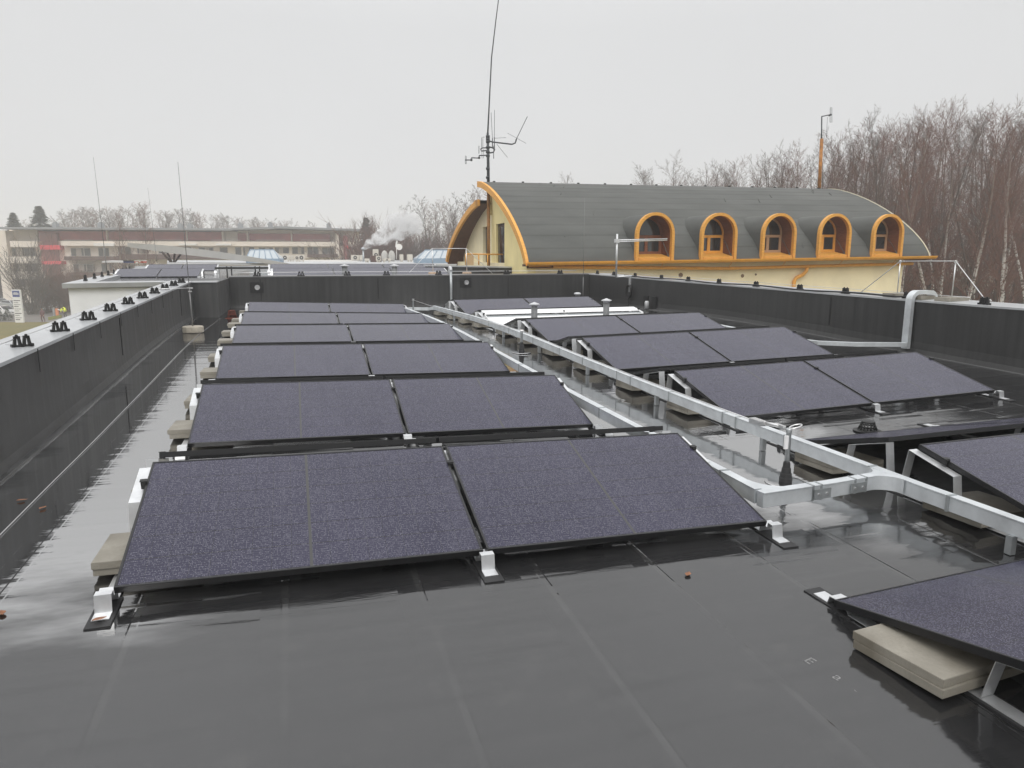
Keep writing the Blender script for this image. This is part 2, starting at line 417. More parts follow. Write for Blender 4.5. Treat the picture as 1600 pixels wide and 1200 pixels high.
# short return block at the far left corner
fb = MB(); zt = 1.03
fb.box(-1.84, -.72, 13.56, 17.0, -.2, zt-.012)
fbo = fb.build('corner_parapet', M_WALL); tag(fbo, 'short black parapet block closing the far left corner of the roof', 'parapet')
c = MB(); c.box(-1.9, -.70, 13.53, 14.05, zt-.012, zt+.014); c.build('coping', M_COPE, fbo, bevel=.004)
# far wall
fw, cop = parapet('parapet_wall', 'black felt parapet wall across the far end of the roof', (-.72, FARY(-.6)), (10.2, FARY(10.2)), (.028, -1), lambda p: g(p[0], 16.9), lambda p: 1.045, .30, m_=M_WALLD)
c = MB()
for i in range(len(cop)-1):
    a, b_ = cop[i], cop[i+1]
    for j in range(3): c.quad(a[j], a[j+1], b_[j+1], b_[j])
c.build('coping', mat('dark coping felt', (.10, .10, .10), .35), fw)
for x in (.05, 3.2, 7.1): v = MB(); v.box(x, x+.03, FARY(x)-.008, FARY(x)+.004, .4, .99); v.build('felt_lap', M_BLK, fw)
# right wall
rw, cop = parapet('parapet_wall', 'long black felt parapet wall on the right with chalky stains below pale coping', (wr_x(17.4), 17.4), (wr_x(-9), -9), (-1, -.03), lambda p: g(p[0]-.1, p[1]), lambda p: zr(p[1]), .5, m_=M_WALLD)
c = MB()
for i in range(len(cop)-1):
    a, b_ = cop[i], cop[i+1]
    for j in range(3): c.quad(a[j], a[j+1], b_[j+1], b_[j])
c.build('coping', M_COPE, rw)
for y in (7.05, 2.2): v = MB(); v.box(wr_x(y)-.008, wr_x(y)+.004, y, y+.03, .38, zr(y)-.06); v.build('felt_lap', M_BLK, rw)
# rear wall behind the camera closes the roof
bw, cop = parapet('parapet_wall', 'black felt parapet wall behind the viewer', (10.6, -9), (-1.8, -9), (0, 1), lambda p: g(p[0], -8.9), lambda p: .62, .55)

# ------------------------------------------------------------------ solar arrays
PW, PD, GAP = 1.762, 1.134, .022
def make_panel():
    root = empty('solar_panel', (0, 0, 0))
    f = MB(); t, dpt = .013, .035
    for x0, x1, y0, y1 in ((0, PW, 0, t), (0, PW, PD-t, PD), (0, t, t, PD-t), (PW-t, PW, t, PD-t)):
        f.box(x0, x1, y0, y1, -dpt, 0)
    f.build('frame', M_FRAME, root, bevel=.0015)
    gl = MB(); gl.box(t, PW-t, t, PD-t, -.007, -.0025); gl.build('glass', M_PANEL, root)
    bs = MB(); bs.box(t+.001, PW-t-.001, t+.001, PD-t-.001, -.010, -.0075)
    bk = bs.build('backsheet', M_BACK, root)
    for x in (.42, .88, 1.34): jb = MB(); jb.box(x-.05, x+.05, PD/2-.03, PD/2+.03, -.03, -.0105); jb.build('junction_box', M_BLK, root)
    KIDS[root.name] = list(root.children)
    return root
PROTO = make_panel(); used = [False]
def panel(mtx, label, group):
    if not used[0]: o = PROTO; used[0] = True
    else: o = dup(PROTO)
    o.matrix_basis = mtx; tag(o, label, 'solar panel', group); return o
def pmat(O, xd, yd):
    X = Vector(xd).normalized(); Y = Vector(yd); Y = (Y-X*Y.dot(X)).normalized(); Z = X.cross(Y)
    return Matrix(((X.x, Y.x, Z.x, O[0]), (X.y, Y.y, Z.y, O[1]), (X.z, Y.z, Z.z, O[2]), (0, 0, 0, 1)))
def strip(mb, P, u0, u1, prof, th):
    """bent flat bar: prof = (w, z) polyline in the row's cross plane, P(u, w) -> world xy"""
    n = len(prof); V = []
    for i, (w, z) in enumerate(prof):
        a = prof[max(0, i-1)]; b_ = prof[min(n-1, i+1)]
        t = np.array([b_[0]-a[0], b_[1]-a[1]]); t = t/np.linalg.norm(t); nn = np.array([-t[1], t[0]])
        if nn[1] < 0: nn = -nn
        for u in (u0, u1):
            for sgn in (0, -1):
                ww, zz = w+nn[0]*th*sgn, z+nn[1]*th*sgn; xy = P(u, ww); V.append((xy[0], xy[1], zz))
    F = []
    for i in range(n-1):
        o = i*4; q_ = o+4
        F += [(o, q_, q_+2, o+2), (o+1, o+3, q_+3, q_+1), (o, o+1, q_+1, q_), (o+2, q_+2, q_+3, o+3)]
    F += [(0, 2, 3, 1), (4*n-4, 4*n-3, 4*n-1, 4*n-2)]
    mb.add(V, F)
def tent(arr, ordw, row, front=2, back=2, boff=0.0, gap=.22, rails=(-.035, PW+GAP/2, 2*PW+GAP+.035), steep=None):
    x, y, z, s, yw, t = row
    cy, sy = math.cos(yw), math.sin(yw)
    P = lambda u, w: (x+u*cy-w*sy, y+u*sy+w*cy)
    xd = (cy, sy, s); yd = (-sy*math.cos(t), cy*math.cos(t), math.sin(t))
    side = ['left', 'right', 'far right']
    wr = PD*math.cos(t); zrg = z+PD*math.sin(t); wb = wr+gap
    for i in range(front):
        u = i*(PW+GAP); o = P(u, 0)
        panel(pmat((o[0], o[1], z+s*u), xd, yd), f'{side[i]} black panel facing the viewer in the {ordw} row of the {arr} array', f'panels of the {arr} array facing the viewer')
    um = PW+GAP/2
    # back panels: from their far low edge up towards the viewer
    wlow = wb+PD*.975; px_, py_ = P(um+boff, wlow); zlow = g(px_, py_)+.062-s*um
    zlow = max(min(zlow, zrg-.10), zrg-.30)
    if steep: zlow = zrg-PD*math.sin(steep)
    tb = math.asin((zrg-zlow)/PD); wlow = wb+PD*math.cos(tb)
    for i in range(back):
        u = boff+i*(PW+GAP)+PW; o = P(u, wlow)
        panel(pmat((o[0], o[1], zlow+s*u), (-cy, -sy, -s), (sy*math.cos(tb), -cy*math.cos(tb), math.sin(tb))),
              f'{side[i]} panel sloping away behind the {ordw} row of the {arr} array, dark edge visible', f'panels of the {arr} array sloping away')
    # mounting rails
    wend = wlow+.12
    for k, u in enumerate(rails):
        lb = f'bent aluminium rail at the {["left end", "middle joint", "right end"][k]} of the {ordw} {arr}-array row'
        root = empty('mounting_rail', (*P(u, 0), g(*P(u, 0))), lb, 'mounting rail', f'mounting rails of the {arr} array')
        hw = .036
        G_ = lambda w: g(*P(u, w))
        zt = z+s*u; zR = zrg+s*u; zL = zlow+s*u
        m = MB(); st = [(-.125, G_(-.125)+.012), (-.06, G_(-.06)+.013), (-.048, zt-.008), (-.006, zt-.006), (-.001, zt-.037), (.06, zt-.037+.06*math.tan(t)), (.072, G_(.07)+.013)]
        strip(m, P, u-hw, u+hw, st, .004); m.build('front_foot', M_ALU, root)
        m = MB(); st = [(wend+.03, G_(wend)+.012), (wlow+.06, G_(wlow)+.013), (wlow+.048, zL-.008), (wlow+.006, zL-.006), (wlow+.001, zL-.037), (wlow-.06, zL-.037+.06*math.tan(tb)), (wlow-.072, G_(wlow)+.013)]
        strip(m, P, u-hw, u+hw, st, .004); m.build('rear_foot', M_ALU, root)
        m = MB(); ws = np.linspace(.07, wlow-.07, 10); strip(m, P, u-hw, u+hw, [(w, G_(w)+.012) for w in ws], .004); m.build('base_strip', M_ALU, root)
        top = zR-.04
        m = MB(); strip(m, P, u-hw, u+hw, [(wr+.075, G_(wr)+.016), (wr+.02, top), (wr-.34, top-.36*math.tan(t)), (wr-.375, G_(wr-.38)+.016)], .004); m.build('ridge_bracket', M_ALU, root)
        m = MB(); strip(m, P, u-hw, u+hw, [(wb-.055, G_(wb)+.016), (wb-.005, top+.0), (wb+.34, top-.36*math.tan(tb)), (wb+.38, G_(wb+.38)+.016)], .004); m.build('ridge_bracket', M_ALU, root)
        for a, b_ in ((-.185, .09), (wr-.42, wr-.2), (wr+.02, wb+.02), (wb+.2, wb+.5), (wlow-.1, wend+.08)):
            m = MB(); strip(m, P, u-.052, u+.052, [(a, G_(a)+.0075), ((a+b_)/2, G_((a+b_)/2)+.0075), (b_, G_(b_)+.0075)], .009); m.build('rubber_mat', M_RUB, root)
        for w, zz, tt in ((wr-.2, zR-.2*math.tan(t), t), (wb+.2, zR-.2*math.tan(tb), -tb)):
            e = u+(.028, 0, -.028)[k]
            p0 = P(e, w-.022); T = Matrix.Translation((p0[0], p0[1], zz)) @ Matrix.Rotation(yw, 4, 'Z') @ Matrix.Rotation(tt, 4, 'X')
            m = MB(); m.box(-.014, .014, -.022, .022, -.038, .004, T); m.box(-.020, .020, -.014, .014, .004, .008, T); m.build('clamp', M_BLK, root)
    # module cables drooping between the two ridges
    q_ = random.Random(len(ordw)*7+len(arr))
    cr_ = empty('cable_bundle', (*P(um, wr+.1), zrg-.1), f'black cables drooping in the ridge gap of the {ordw} {arr}-array row', 'cables', 'cables under the panel ridges')
    for a in range(3):
        u0 = .3+a*1.1+q_.random()*.3; pts = []
        for i in range(9):
            tt = i/8; u = u0+tt*.75; w = wr+.05+.12*q_.random(); xy = P(u, w); pts.append((xy[0], xy[1], zrg+s*u-.05-.09*math.sin(PI*tt)))
        c = MB(); c.tube(pts, .006, 5); c.build('cable', M_CABLE, cr_)
ROWL = [[0, 0, .0899, -.0224, -.0007, .2595], [-.0122, 2.6177, .1023, -.0227, -.0074, .2705], [-.0357, 5.2371, .2067, -.0219, -.0018, .2236],
        [-.0384, 7.8199, .3187, -.0192, .0007, .1419], [-.0726, 10.3588, .3554, -.0318, -.0037, .1396], [-.0988, 12.9079, .3268, -.0319, -.0041, .2067]]
NEAR = ['nearest', 'second', 'third', 'fourth', 'fifth', 'farthest']
for i, r_ in enumerate(ROWL): tent('left', NEAR[i], r_, boff=(-.0, -.04, -.05, -.04, 0, 0)[i])
ROWR = {1: [4.9445, 2.407, .0315, .0174, .0324, .2722], 2: [4.8719, 4.9115, .134, .0144, .0277, .2716], 3: [4.7982, 7.3058, .2461, .0091, .0292, .2314]}
tent('right', 'second', [5.05, -.785, .022, .0, .03, .245], boff=-.05, steep=R(15.6), rails=(-.035, PW+GAP/2, 2*PW+GAP+.035))
for i in (1, 2, 3): tent('right', NEAR[i+1], ROWR[i], boff=(-.07, -.12, -.1)[i-1], back=2)
# a ridge without front panels: a white sheet closes it
M_WHITE = mat('white sheet metal', (.86, .86, .86), .3, noise=(2, .06))
tent('right', 'fifth', [4.63, 9.72, .26, .006, .029, .20], front=0)
df = empty('wind_deflector', (4.7, 10.4, g(4.7, 10.4)), 'long bright white metal sheet with a dark groove, below a bare right-array ridge', 'metal sheet')
for nm, m_, pr in (('upper_sheet', M_WHITE, [(.84, .425), (.86, .435), (1.10, .490), (1.115, .475)]), ('lower_sheet', M_WHITE, [(.30, .255), (.32, .275), (.70, .375), (.72, .365)]), ('dark_groove', M_ALUD, [(.70, .350), (.86, .405)])):
    b = MB(); cy_, sy_ = math.cos(.029), math.sin(.029)
    strip(b, lambda u, w: (4.63+u*cy_-w*sy_, 9.72+u*sy_+w*cy_), 0, 3.55, pr, .006); b.build(nm, m_, df)
for u in (0, 3.55):
    b = MB(); P4 = lambda w: (4.63+u*cy_-w*sy_, 9.72+u*sy_+w*cy_)
    V4 = [(*P4(w), z) for w, z in ((.30, .24), (1.11, .24), (1.11, .485), (.86, .43))]; b.prism(V4, (0, 0, 0), (.012, 0, 0)); b.build('end_plate', M_WHITE, df)
tent('right', 'farthest', [4.60, 12.2, .31, .006, .029, .228])
# nearest one, bottom right: faces away
def near_right():
    yw = .062; t = .237; z = -.02
    x, y = 3.294, -.861; cy, sy = math.cos(yw), math.sin(yw)
    u0 = -(PD*math.cos(t)*2+.22)
    row = [x+0*cy-u0*sy, y+u0*cy, g(3.3, -3.2)+.09, 0.0, yw, .237]
    return row
nr = near_right()
tent('right', 'nearest', nr, rails=(.06, PW+GAP/2, 2*PW+GAP+.035))

# ballast slabs, stacked in twos
sb = MB(); sb.box(-.25, .25, -.21, .21, 0, .037); SLAB = sb.build('concrete_paver', M_CONC, bevel=.0018); sused = [False]
def slab(x, y, z, rz, label):
    global SLAB
    if not sused[0]: o = SLAB; sused[0] = True
    else: o = dup(SLAB)
    o.location = (x, y, z); o.rotation_euler = (R(-1.2), R(1.0), rz); tag(o, label, 'paver', 'ballast pavers under the panels')
def stack(x, y, where, rz=0.0):
    z = g(x, y)+.017
    slab(x, y, z, rz, f'lower paver {where}'); slab(x+rnd.uniform(-.012, .012), y+rnd.uniform(-.012, .012), z+.0378, rz+rnd.uniform(-.02, .02), f'upper paver {where}')
for i, r_ in enumerate(ROWL):
    o = [.09, .06, .02, -.02, -.06, -.08][i]
    if i < 5: stack(o, r_[1]+.52, f'under the left front edge of the {NEAR[i]} left-array row')
    stack(o-.02, r_[1]+1.62, f'behind the ridge at the left end of the {NEAR[i]} left-array row')
stack(3.42, .62, 'under the right edge of the nearest row of the left array')
for nm, r_ in (('third', ROWR[1]), ('fourth', ROWR[2]), ('fifth', ROWR[3])):
    stack(r_[0]-.02, r_[1]+.62, f'under the left front edge of the {nm} right-array row', .03); stack(r_[0]-.06, r_[1]+1.80, f'behind the ridge at the left end of the {nm} right-array row', .03)
stack(5.11, -.11, 'under the tray at the front bracket of the second right-array row', .03); stack(4.98, 1.02, 'behind the ridge bracket of the second row of the right array', .03)
stack(4.62, 10.5, 'under the left end of the white metal sheet', .03); stack(4.56, 11.5, 'behind the left end of the white metal sheet', .03)
stack(4.56, 12.7, 'under the left front edge of the farthest row of the right array', .03); stack(4.5, 14.0, 'behind the farthest ridge of the right array', .03)
stack(3.41, -1.335, 'sticking out from under the nearest row of the right array', .10)
# ------------------------------------------------------------------ cable trays
def rect_run(mb, pts, w, h, ends=True):
    """rectangular duct along pts (bottom centre line)"""
    n = len(pts); V = []
    for i, p in enumerate(pts):
        p = np.array(p, float); a = np.array(pts[max(0, i-1)], float); b_ = np.array(pts[min(n-1, i+1)], float)
        t = b_-a; t2 = t[:2]/(np.linalg.norm(t[:2])+1e-9); nn = np.array([-t2[1], t2[0], 0])
        V += [p-nn*w/2, p+nn*w/2, p+nn*w/2+[0, 0, h], p-nn*w/2+[0, 0, h]]
    F = []
    for i in range(n-1):
        o = 4*i; F += [(o, o+1, o+5, o+4), (o+1, o+2, o+6, o+5), (o+2, o+3, o+7, o+6), (o+3, o, o+4, o+7)]
    F += [(0, 3, 2, 1), (4*n-4, 4*n-3, 4*n-2, 4*n-1)]
    mb.add(V, F)
def arc(cx, cy, r, a0, a1, n, z): return [(cx+r*math.cos(a0+(a1-a0)*i/n), cy+r*math.sin(a0+(a1-a0)*i/n), z) for i in range(n+1)]
TZ = .116
mx = lambda y: 4.745-.030*y
def tz(x, y): return g(x, y)+TZ
tw, th = .062, .094
root = empty('cable_tray', (mx(3), 3, g(mx(3), 3)), 'long closed galvanised cable tray running down the aisle between the panel arrays', 'cable tray')
m = MB(); pts = [(mx(y)+(.05*max(0, -y)), y, tz(mx(y), y)) for y in list(np.arange(-.7, .01, .35))+list(np.arange(.5, 14.6, .5))]
rect_run(m, pts, tw, th); m.build('tray_body', M_GALV, root, bevel=.003)
m = MB(); lid = [(p[0], p[1], p[2]+th) for p in pts]; rect_run(m, lid, tw+.008, .0065); m.build('lid', M_GALV, root)
for y in (-.2, .42, 1.3, 1.95, 2.15, 3.1, 3.95, 4.3, 5.3, 6.1, 7.2, 8.4, 9.6, 11, 12.4):
    x = mx(y); z = tz(x, y)
    m = MB(); m.box(x-tw/2-.006, x+tw/2+.006, y-.008, y+.008, z-.002, z+th+.011); m.build('lid_clip', M_ALUD, root)
for y in (-.6, 1.6, 3.4, 5.2, 7.0, 8.8, 10.6, 12.4):
    x = mx(y); m = MB(); m.box(x-.02, x+.02, y-.02, y+.02, g(x, y)+.004, tz(x, y)+.001); m.build('tray_foot', M_ALUD, root)
root = empty('cable_tray', (3.7, .2, g(3.7, .2)), 'galvanised tray branch crossing the aisle, then following the right edge of the left array', 'cable tray')
bx = lambda y: 3.652-.016*max(0, y-1)
pts = [(4.69, .285, tz(4.7, .28)), (4.2, .235, tz(4.2, .25)), (3.621, .18, tz(3.7, .2))]
m = MB(); rect_run(m, pts, tw, th); m.build('tray_body', M_GALV, root, bevel=.003)
m = MB(); rect_run(m, [(p[0], p[1], p[2]+th) for p in pts], tw+.008, .0065); m.build('lid', M_GALV, root)
pts2 = [(bx(y), y, tz(bx(y), y)) for y in (.235, .7, 1.2, 2, 3, 4, 5, 6, 7, 8, 9, 10, 11, 12, 13, 14.2)]
m = MB(); rect_run(m, pts2, tw, th-.001); m.build('tray_body', M_GALV, root, bevel=.003)
m = MB(); rect_run(m, [(p[0], p[1], p[2]+th-.001) for p in pts2], tw+.008, .0060); m.build('lid', M_GALV, root)
for x in (4.5, 4.40, 4.10, 4.03): m = MB(); yy = .285-(4.69-x)*.1; m.box(x-.007, x+.007, yy-.036, yy+.036, tz(x, .25)-.002, tz(x, .25)+th+.011); m.build('lid_clip', M_ALUD, root)
for y in (.62, .9, 1.6, 2.6, 3.8, 5, 6.4): m = MB(); m.box(bx(y)-tw/2-.006, bx(y)+tw/2+.006, y-.007, y+.007, tz(bx(y), y)-.002, tz(bx(y), y)+th+.011); m.build('lid_clip', M_ALUD, root)
zg = tz(4.7, .3)+.002
def gusset(cx, cy, r_, a0, a1, corner, z):
    m = MB(); m.prism([(corner[0], corner[1], z)]+[(cx+r_*math.cos(a0+(a1-a0)*i/8), cy+r_*math.sin(a0+(a1-a0)*i/8), z) for i in range(9)], (0, 0, 0), (0, 0, th+.0045)); m.build('corner_gusset', M_GALV, root)
gusset(4.56, .43, .13, -PI/2, 0, (4.71, .27), zg); gusset(4.56, .10, .14, PI/2, .1, (4.71, .27), zg); gusset(3.90, .42, .20, PI, PI*1.5, (3.66, .20), tz(3.75, .2)+.002)
for cx_, cy_, ax in ((4.10, .20, 0), (4.42, .232, 0), (4.80, .05, 1)):
    m = MB(); m.box(-.07, .07, -.003, .003, .012, .08, Matrix.Translation((cx_, cy_-.022 if ax == 0 else cy_, tz(4.5, .2))) @ Matrix.Rotation(.1 if ax == 0 else -1.45, 4, 'Z')); m.build('coupler', M_ALUD, root)
    for k_ in (-.035, .035):
        m = MB(); p_ = Matrix.Translation((cx_, cy_-.022 if ax == 0 else cy_, tz(4.5, .2))) @ Matrix.Rotation(.1 if ax == 0 else -1.45, 4, 'Z') @ Vector((k_, -.003, .046)); m.lathe([(.009, 0), (.009, .007)], tuple(p_), 8, axis=(.1, -1, 0)); m.build('bolt', M_STEEL, root)
# low tray at the far end and along the right wall
root = empty('cable_tray', (3.2, 15.4, g(3.2, 15.4)), 'low galvanised tray crossing at the far end between the farthest rows', 'cable tray')
m = MB(); rect_run(m, [(1.0, 15.5, g(1, 15.5)+.05), (3.4, 15.45, g(3.4, 15.4)+.05), (4.3, 15.1, g(4.3, 15.1)+.06), (mx(14.4), 14.5, tz(mx(14.4), 14.5))], .12, .07); m.build('tray_body', M_GALV, root)
root = empty('cable_tray', (9.2, 5.6, g(9.2, 5.6)), 'grey cable duct on the roof that climbs the right wall and bends over its coping', 'cable tray')
WX = wr_x(5.35)
m = MB(); z0 = .10
rect_run(m, [(WX-.12, 5.30, g(9.9, 5.3)+z0), (9.3, 5.55, g(9.3, 5.5)+z0), (8.85, 5.85, g(8.85, 5.8)+z0), (8.62, 6.3, g(8.6, 6.3)+z0), (8.5, 7.4, g(8.5, 7.4)+z0), (8.45, 9.5, g(8.4, 9.5)+z0)], .11, .06)
m.build('floor_duct', M_GALV, root)
m = MB(); zt = zr(5.35)
prof = [(WX-.055, g(9.9, 5.3)+.06), (WX-.055, zt-.03)] + [(WX-.055+.125-.125*math.cos(a), zt+.0+.125*math.sin(a)) for a in np.linspace(.2, PI/2, 7)] + [(WX+.30, zt+.125)] + [(WX+.30+.10*math.sin(a), zt+.025+.10*math.cos(a)) for a in np.linspace(.3, PI/2, 5)] + [(WX+.40, zt-.03)]
n = len(prof); V = []
for i, (x, z) in enumerate(prof):
    a = np.array(prof[max(0, i-1)]); b_ = np.array(prof[min(n-1, i+1)]); t = (b_-a)/np.linalg.norm(b_-a); nn = np.array([-t[1], t[0]])*.03
    V += [(x-nn[0], 5.29, z-nn[1]), (x+nn[0], 5.29, z+nn[1]), (x+nn[0], 5.41, z+nn[1]), (x-nn[0], 5.41, z-nn[1])]
F = []
for i in range(n-1):
    o = 4*i; F += [(o, o+1, o+5, o+4), (o+1, o+2, o+6, o+5), (o+2, o+3, o+7, o+6), (o+3, o, o+4, o+7)]
m.add(V, F+[(0, 3, 2, 1), (4*n-4, 4*n-3, 4*n-2, 4*n-1)]); m.build('riser_duct', M_GALV, root)
# timber/concrete pads on the right coping
for x0, y0, w_, lb in ((WX+.08, 5.92, .36, 'small concrete pad on the right coping carrying the farther wire post'), (WX+.10, 4.93, .40, 'small concrete pad on the right coping carrying the nearer wire post'), (WX+.02, 5.36, .3, 'small concrete pad on the right coping under the duct bend')):
    b = MB(); b.box(x0, x0+w_, y0-.13, y0+.13, zr(y0)+.014, zr(y0)+.075); tag(b.build('coping_pad', M_CONC, bevel=.005), lb, 'concrete pad')
def wire_post(x, y, z, h, lb, grp):
    root = empty('wire_post', (x, y, z), lb, 'wire post', grp)
    b = MB(); b.tube([(x, y, z), (x, y, z+h)], .009, 8); b.build('rod', M_STEEL, root)
    b = MB(); b.lathe([(.02, z+h-.02), (.02, z+h+.012), (.008, z+h+.02)], (x, y, 0), 10); b.build('clamp', M_STEEL, root)
wire_post(WX+.26, 5.92, zr(5.9)+.074, .52, 'thin steel post on the right coping, farther from the viewer', 'lightning wire posts')
wire_post(WX+.30, 4.93, zr(4.9)+.074, .53, 'thin steel post on the right coping, nearer to the viewer', 'lightning wire posts')
b = MB(); z5 = zr(5.5)
b.tube([(WX+.25, 6.75, z5+.02), (WX+.26, 5.92, z5+.60), (WX+.28, 5.4, z5+.605), (WX+.30, 4.93, z5+.607), (WX+.20, 4.32, z5+.09), (WX+.2, 4.2, z5+.06)], .007, 6)
tag(b.build('lightning_wire', M_STEEL), 'light wire arching over the two posts on the right coping', 'wire')

# ------------------------------------------------------------------ fall-arrest line
def anchor(x, y, hgt, lb, cone=True):
    z = g(x, y); root = empty('anchor_post', (x, y, z), lb, 'anchor post', 'fall arrest posts')
    b = MB(); b.lathe([(.019, .10), (.019, hgt-.03), (.022, hgt-.03), (.022, hgt)], (x, y, z), 14, True); b.build('post', M_ALUD, root)
    if cone:
        b = MB(); b.lathe([(.046, .004), (.048, .04), (.043, .043), (.041, .075), (.036, .078), (.032, .115), (.028, .118), (.025, .155), (.021, .165)], (x, y, z), 16); b.build('rubber_boot', M_RUB, root)
        b = MB(); b.lathe([(.15, .004), (.15, .010), (.13, .013)], (x, y, z), 28); b.build('base_collar', M_ROOF, root)
    return root, z+hgt
rt, zt1 = anchor(4.331, .828, .42, 'steel fall arrest post with black rubber boot and ring, nearest one in the aisle')
b = MB(); b.box(4.331-.05, 4.331-.0205, .80, .815, zt1-.15, zt1-.05); b.build('label_plate', mat('white label', (.8, .8, .8), .4), rt)
b = MB(); b.tube([(4.38+.05*math.cos(a), .82+.03*math.sin(a), zt1+.012+.012*math.cos(a)) for a in np.linspace(0, 2*PI, 15)[:-1]], .006, 6, closed=True); b.build('eye_ring', M_STEEL, rt)
b = MB(); b.box(4.29, 4.318, .85, .95, zt1-.012, zt1+.014); b.tube([(4.32, .86, zt1), (4.25, 1.02, zt1+.005)], .014, 8); b.build('tension_shackle', M_STEEL, rt)
b = MB(); b.box(4.20, 4.26, 1.0, 1.14, zt1-.018, zt1+.022); b.build('tension_lock', M_STEEL, rt, bevel=.003)
rt2, zt2 = anchor(4.271, 7.087, .34, 'steel fall arrest post with black rubber boot in the middle of the aisle')
b = MB(); b.lathe([(.03, -.012), (.04, 0), (.03, .012)], (4.271, 7.087, zt2+.01), 12); b.build('guide_fitting', M_STEEL, rt2)
rt3, zt3 = anchor(3.80, 14.6, .36, 'short steel post holding the far end of the fall arrest cable', cone=False)
b = MB(); b.lathe([(.03, -.02), (.03, .03)], (3.80, 14.6, zt3), 12); b.build('end_fitting', M_STEEL, rt3)
b = MB()
def sag(a, c, s): return [(a[0]+(c[0]-a[0])*t, a[1]+(c[1]-a[1])*t, a[2]+(c[2]-a[2])*t-s*4*t*(1-t)) for t in np.linspace(0, 1, 12)]
b.tube(sag((4.23, 1.13, zt1), (4.271, 7.087, zt2+.01), .02)+sag((4.271, 7.087, zt2+.01), (3.80, 14.6, zt3), .03)[1:], .0055, 6)
tag(b.build('fall_arrest_cable', M_STEEL), 'thin steel fall arrest cable stretched along the aisle above the tray', 'cable')

# ------------------------------------------------------------------ drain, guard, vents
def drain(x, y, m_, lb, nm, rad=.085, hh=.09):
    z = g(x, y)+.003; root = empty(nm, (x, y, z), lb, 'roof drain')
    b = MB(); b.lathe([(rad*1.5, 0), (rad*1.5, .008), (rad*1.1, .012)], (x, y, z), 24); b.build('flange', m_, root)
    b = MB()
    for i in range(16):
        a = 2*PI*i/16; c_, s__ = math.cos(a), math.sin(a)
        b.tube([(x+rad*c_, y+rad*s__, z+.01), (x+rad*.62*c_, y+rad*.62*s__, z+hh)], .007, 4)
    for rr_, zz in ((1, .012), (.8, hh*.5), (.64, hh)):
        b.tube([(x+rad*rr_*math.cos(a), y+rad*rr_*math.sin(a), z+zz) for a in np.linspace(0, 2*PI, 21)[:-1]], .008, 5, closed=True)
    b.lathe([(rad*.62, hh-.006), (rad*.62, hh+.006), (rad*.3, hh+.012)], (x, y, z), 20)
    b.build('leaf_cage', m_, root)
drain(6.03, 1.82, M_BLK, 'round black leaf cage of the roof drain on the wet roof behind the second row', 'roof_drain')
drain(-.42, 13.25, M_RUST, 'rust red leaf cage at the far left corner of the roof', 'leaf_guard', .10, .17)
def vent(x, y, hgt, lb, dome=False, z=None, r_=.062):
    z = g(x, y) if z is None else z
    root = empty('vent_pipe', (x, y, z), lb, 'vent pipe', 'roof vent pipes')
    b = MB(); b.lathe([(r_*1.25, 0), (r_, .05), (r_, hgt-.055)], (x, y, z), 18, True); b.build('pipe', M_PIPE, root)
    b = MB()
    if dome: b.lathe([(r_*1.55, hgt-.055), (r_*1.5, hgt-.03), (r_*1.2, hgt-.008), (r_*.5, hgt)], (x, y, z), 18, True)
    else: b.lathe([(r_*1.05, hgt-.08), (r_*1.05, hgt-.06), (r_*1.7, hgt-.052), (r_*1.72, hgt-.04), (r_*.3, hgt-.005), (r_*.2, hgt)], (x, y, z), 18)
    b.build('cowl', M_CAP, root)
vent(5.35, 9.62, .722-g(5.35, 9.62), 'grey vent pipe with cone cowl in front of the white panel undersides, left one')
vent(6.885, 9.64, .768-g(6.88, 9.6), 'grey vent pipe with cone cowl in front of the white panel undersides, right one')
vent(8.2, 14.35, .642-g(8.2, 14.35), 'grey vent pipe with rounded cowl behind the farthest right row', True)
# round-base lightning rod
def rod(x, y, hgt, lb, base='oct', z=None, brace=False, r0=.010, lean=0.0):
    z = g(x, y) if z is None else z
    root = empty('lightning_rod', (x, y, z), lb, 'lightning rod', 'lightning rods')
    b = MB()
    if base == 'oct': b.lathe([(.17, .008), (.176, .03), (.176, .10), (.165, .115)], (x, y, z), 12)
    else: b.lathe([(.14, .005), (.14, .075), (.13, .085)], (x, y, z), 16)
    b.build('concrete_base', mat('tan concrete foot', (.38, .345, .285), .8, noise=(9, .2)), root)
    b = MB(); b.tube([(x, y, z+.09), (x+lean*.25, y, z+hgt*.27)], r0*1.2, 8); b.tube([(x+lean*.25, y, z+hgt*.27), (x+lean*.6, y, z+hgt*.62), (x+lean, y, z+hgt)], [r0*.75, r0*.6, r0*.4], 6); b.build('rod', M_ROD, root)
    if brace:
        zz = z+hgt*.27
        b = MB(); b.box(x-.05, x+.05, y-.015, y+.015, zz-.012, zz+.012); b.box(x-.03, x+.03, y-.02, y+.02, zz-.07, zz-.05); b.tube([(x, y, zz), (WL-.05, y-.3, zz)], .009, 6); b.build('wall_brace', M_STEEL, root)
    return root
rod(-.83, 10.05, 2.88, 'tall lightning rod standing in an octagonal tan concrete foot by the left parapet', brace=True, lean=-.03)
rod(8.95, 15.75, 3.05, 'slender lightning rod in a round foot at the far right corner of the roof', 'round', r0=.009)
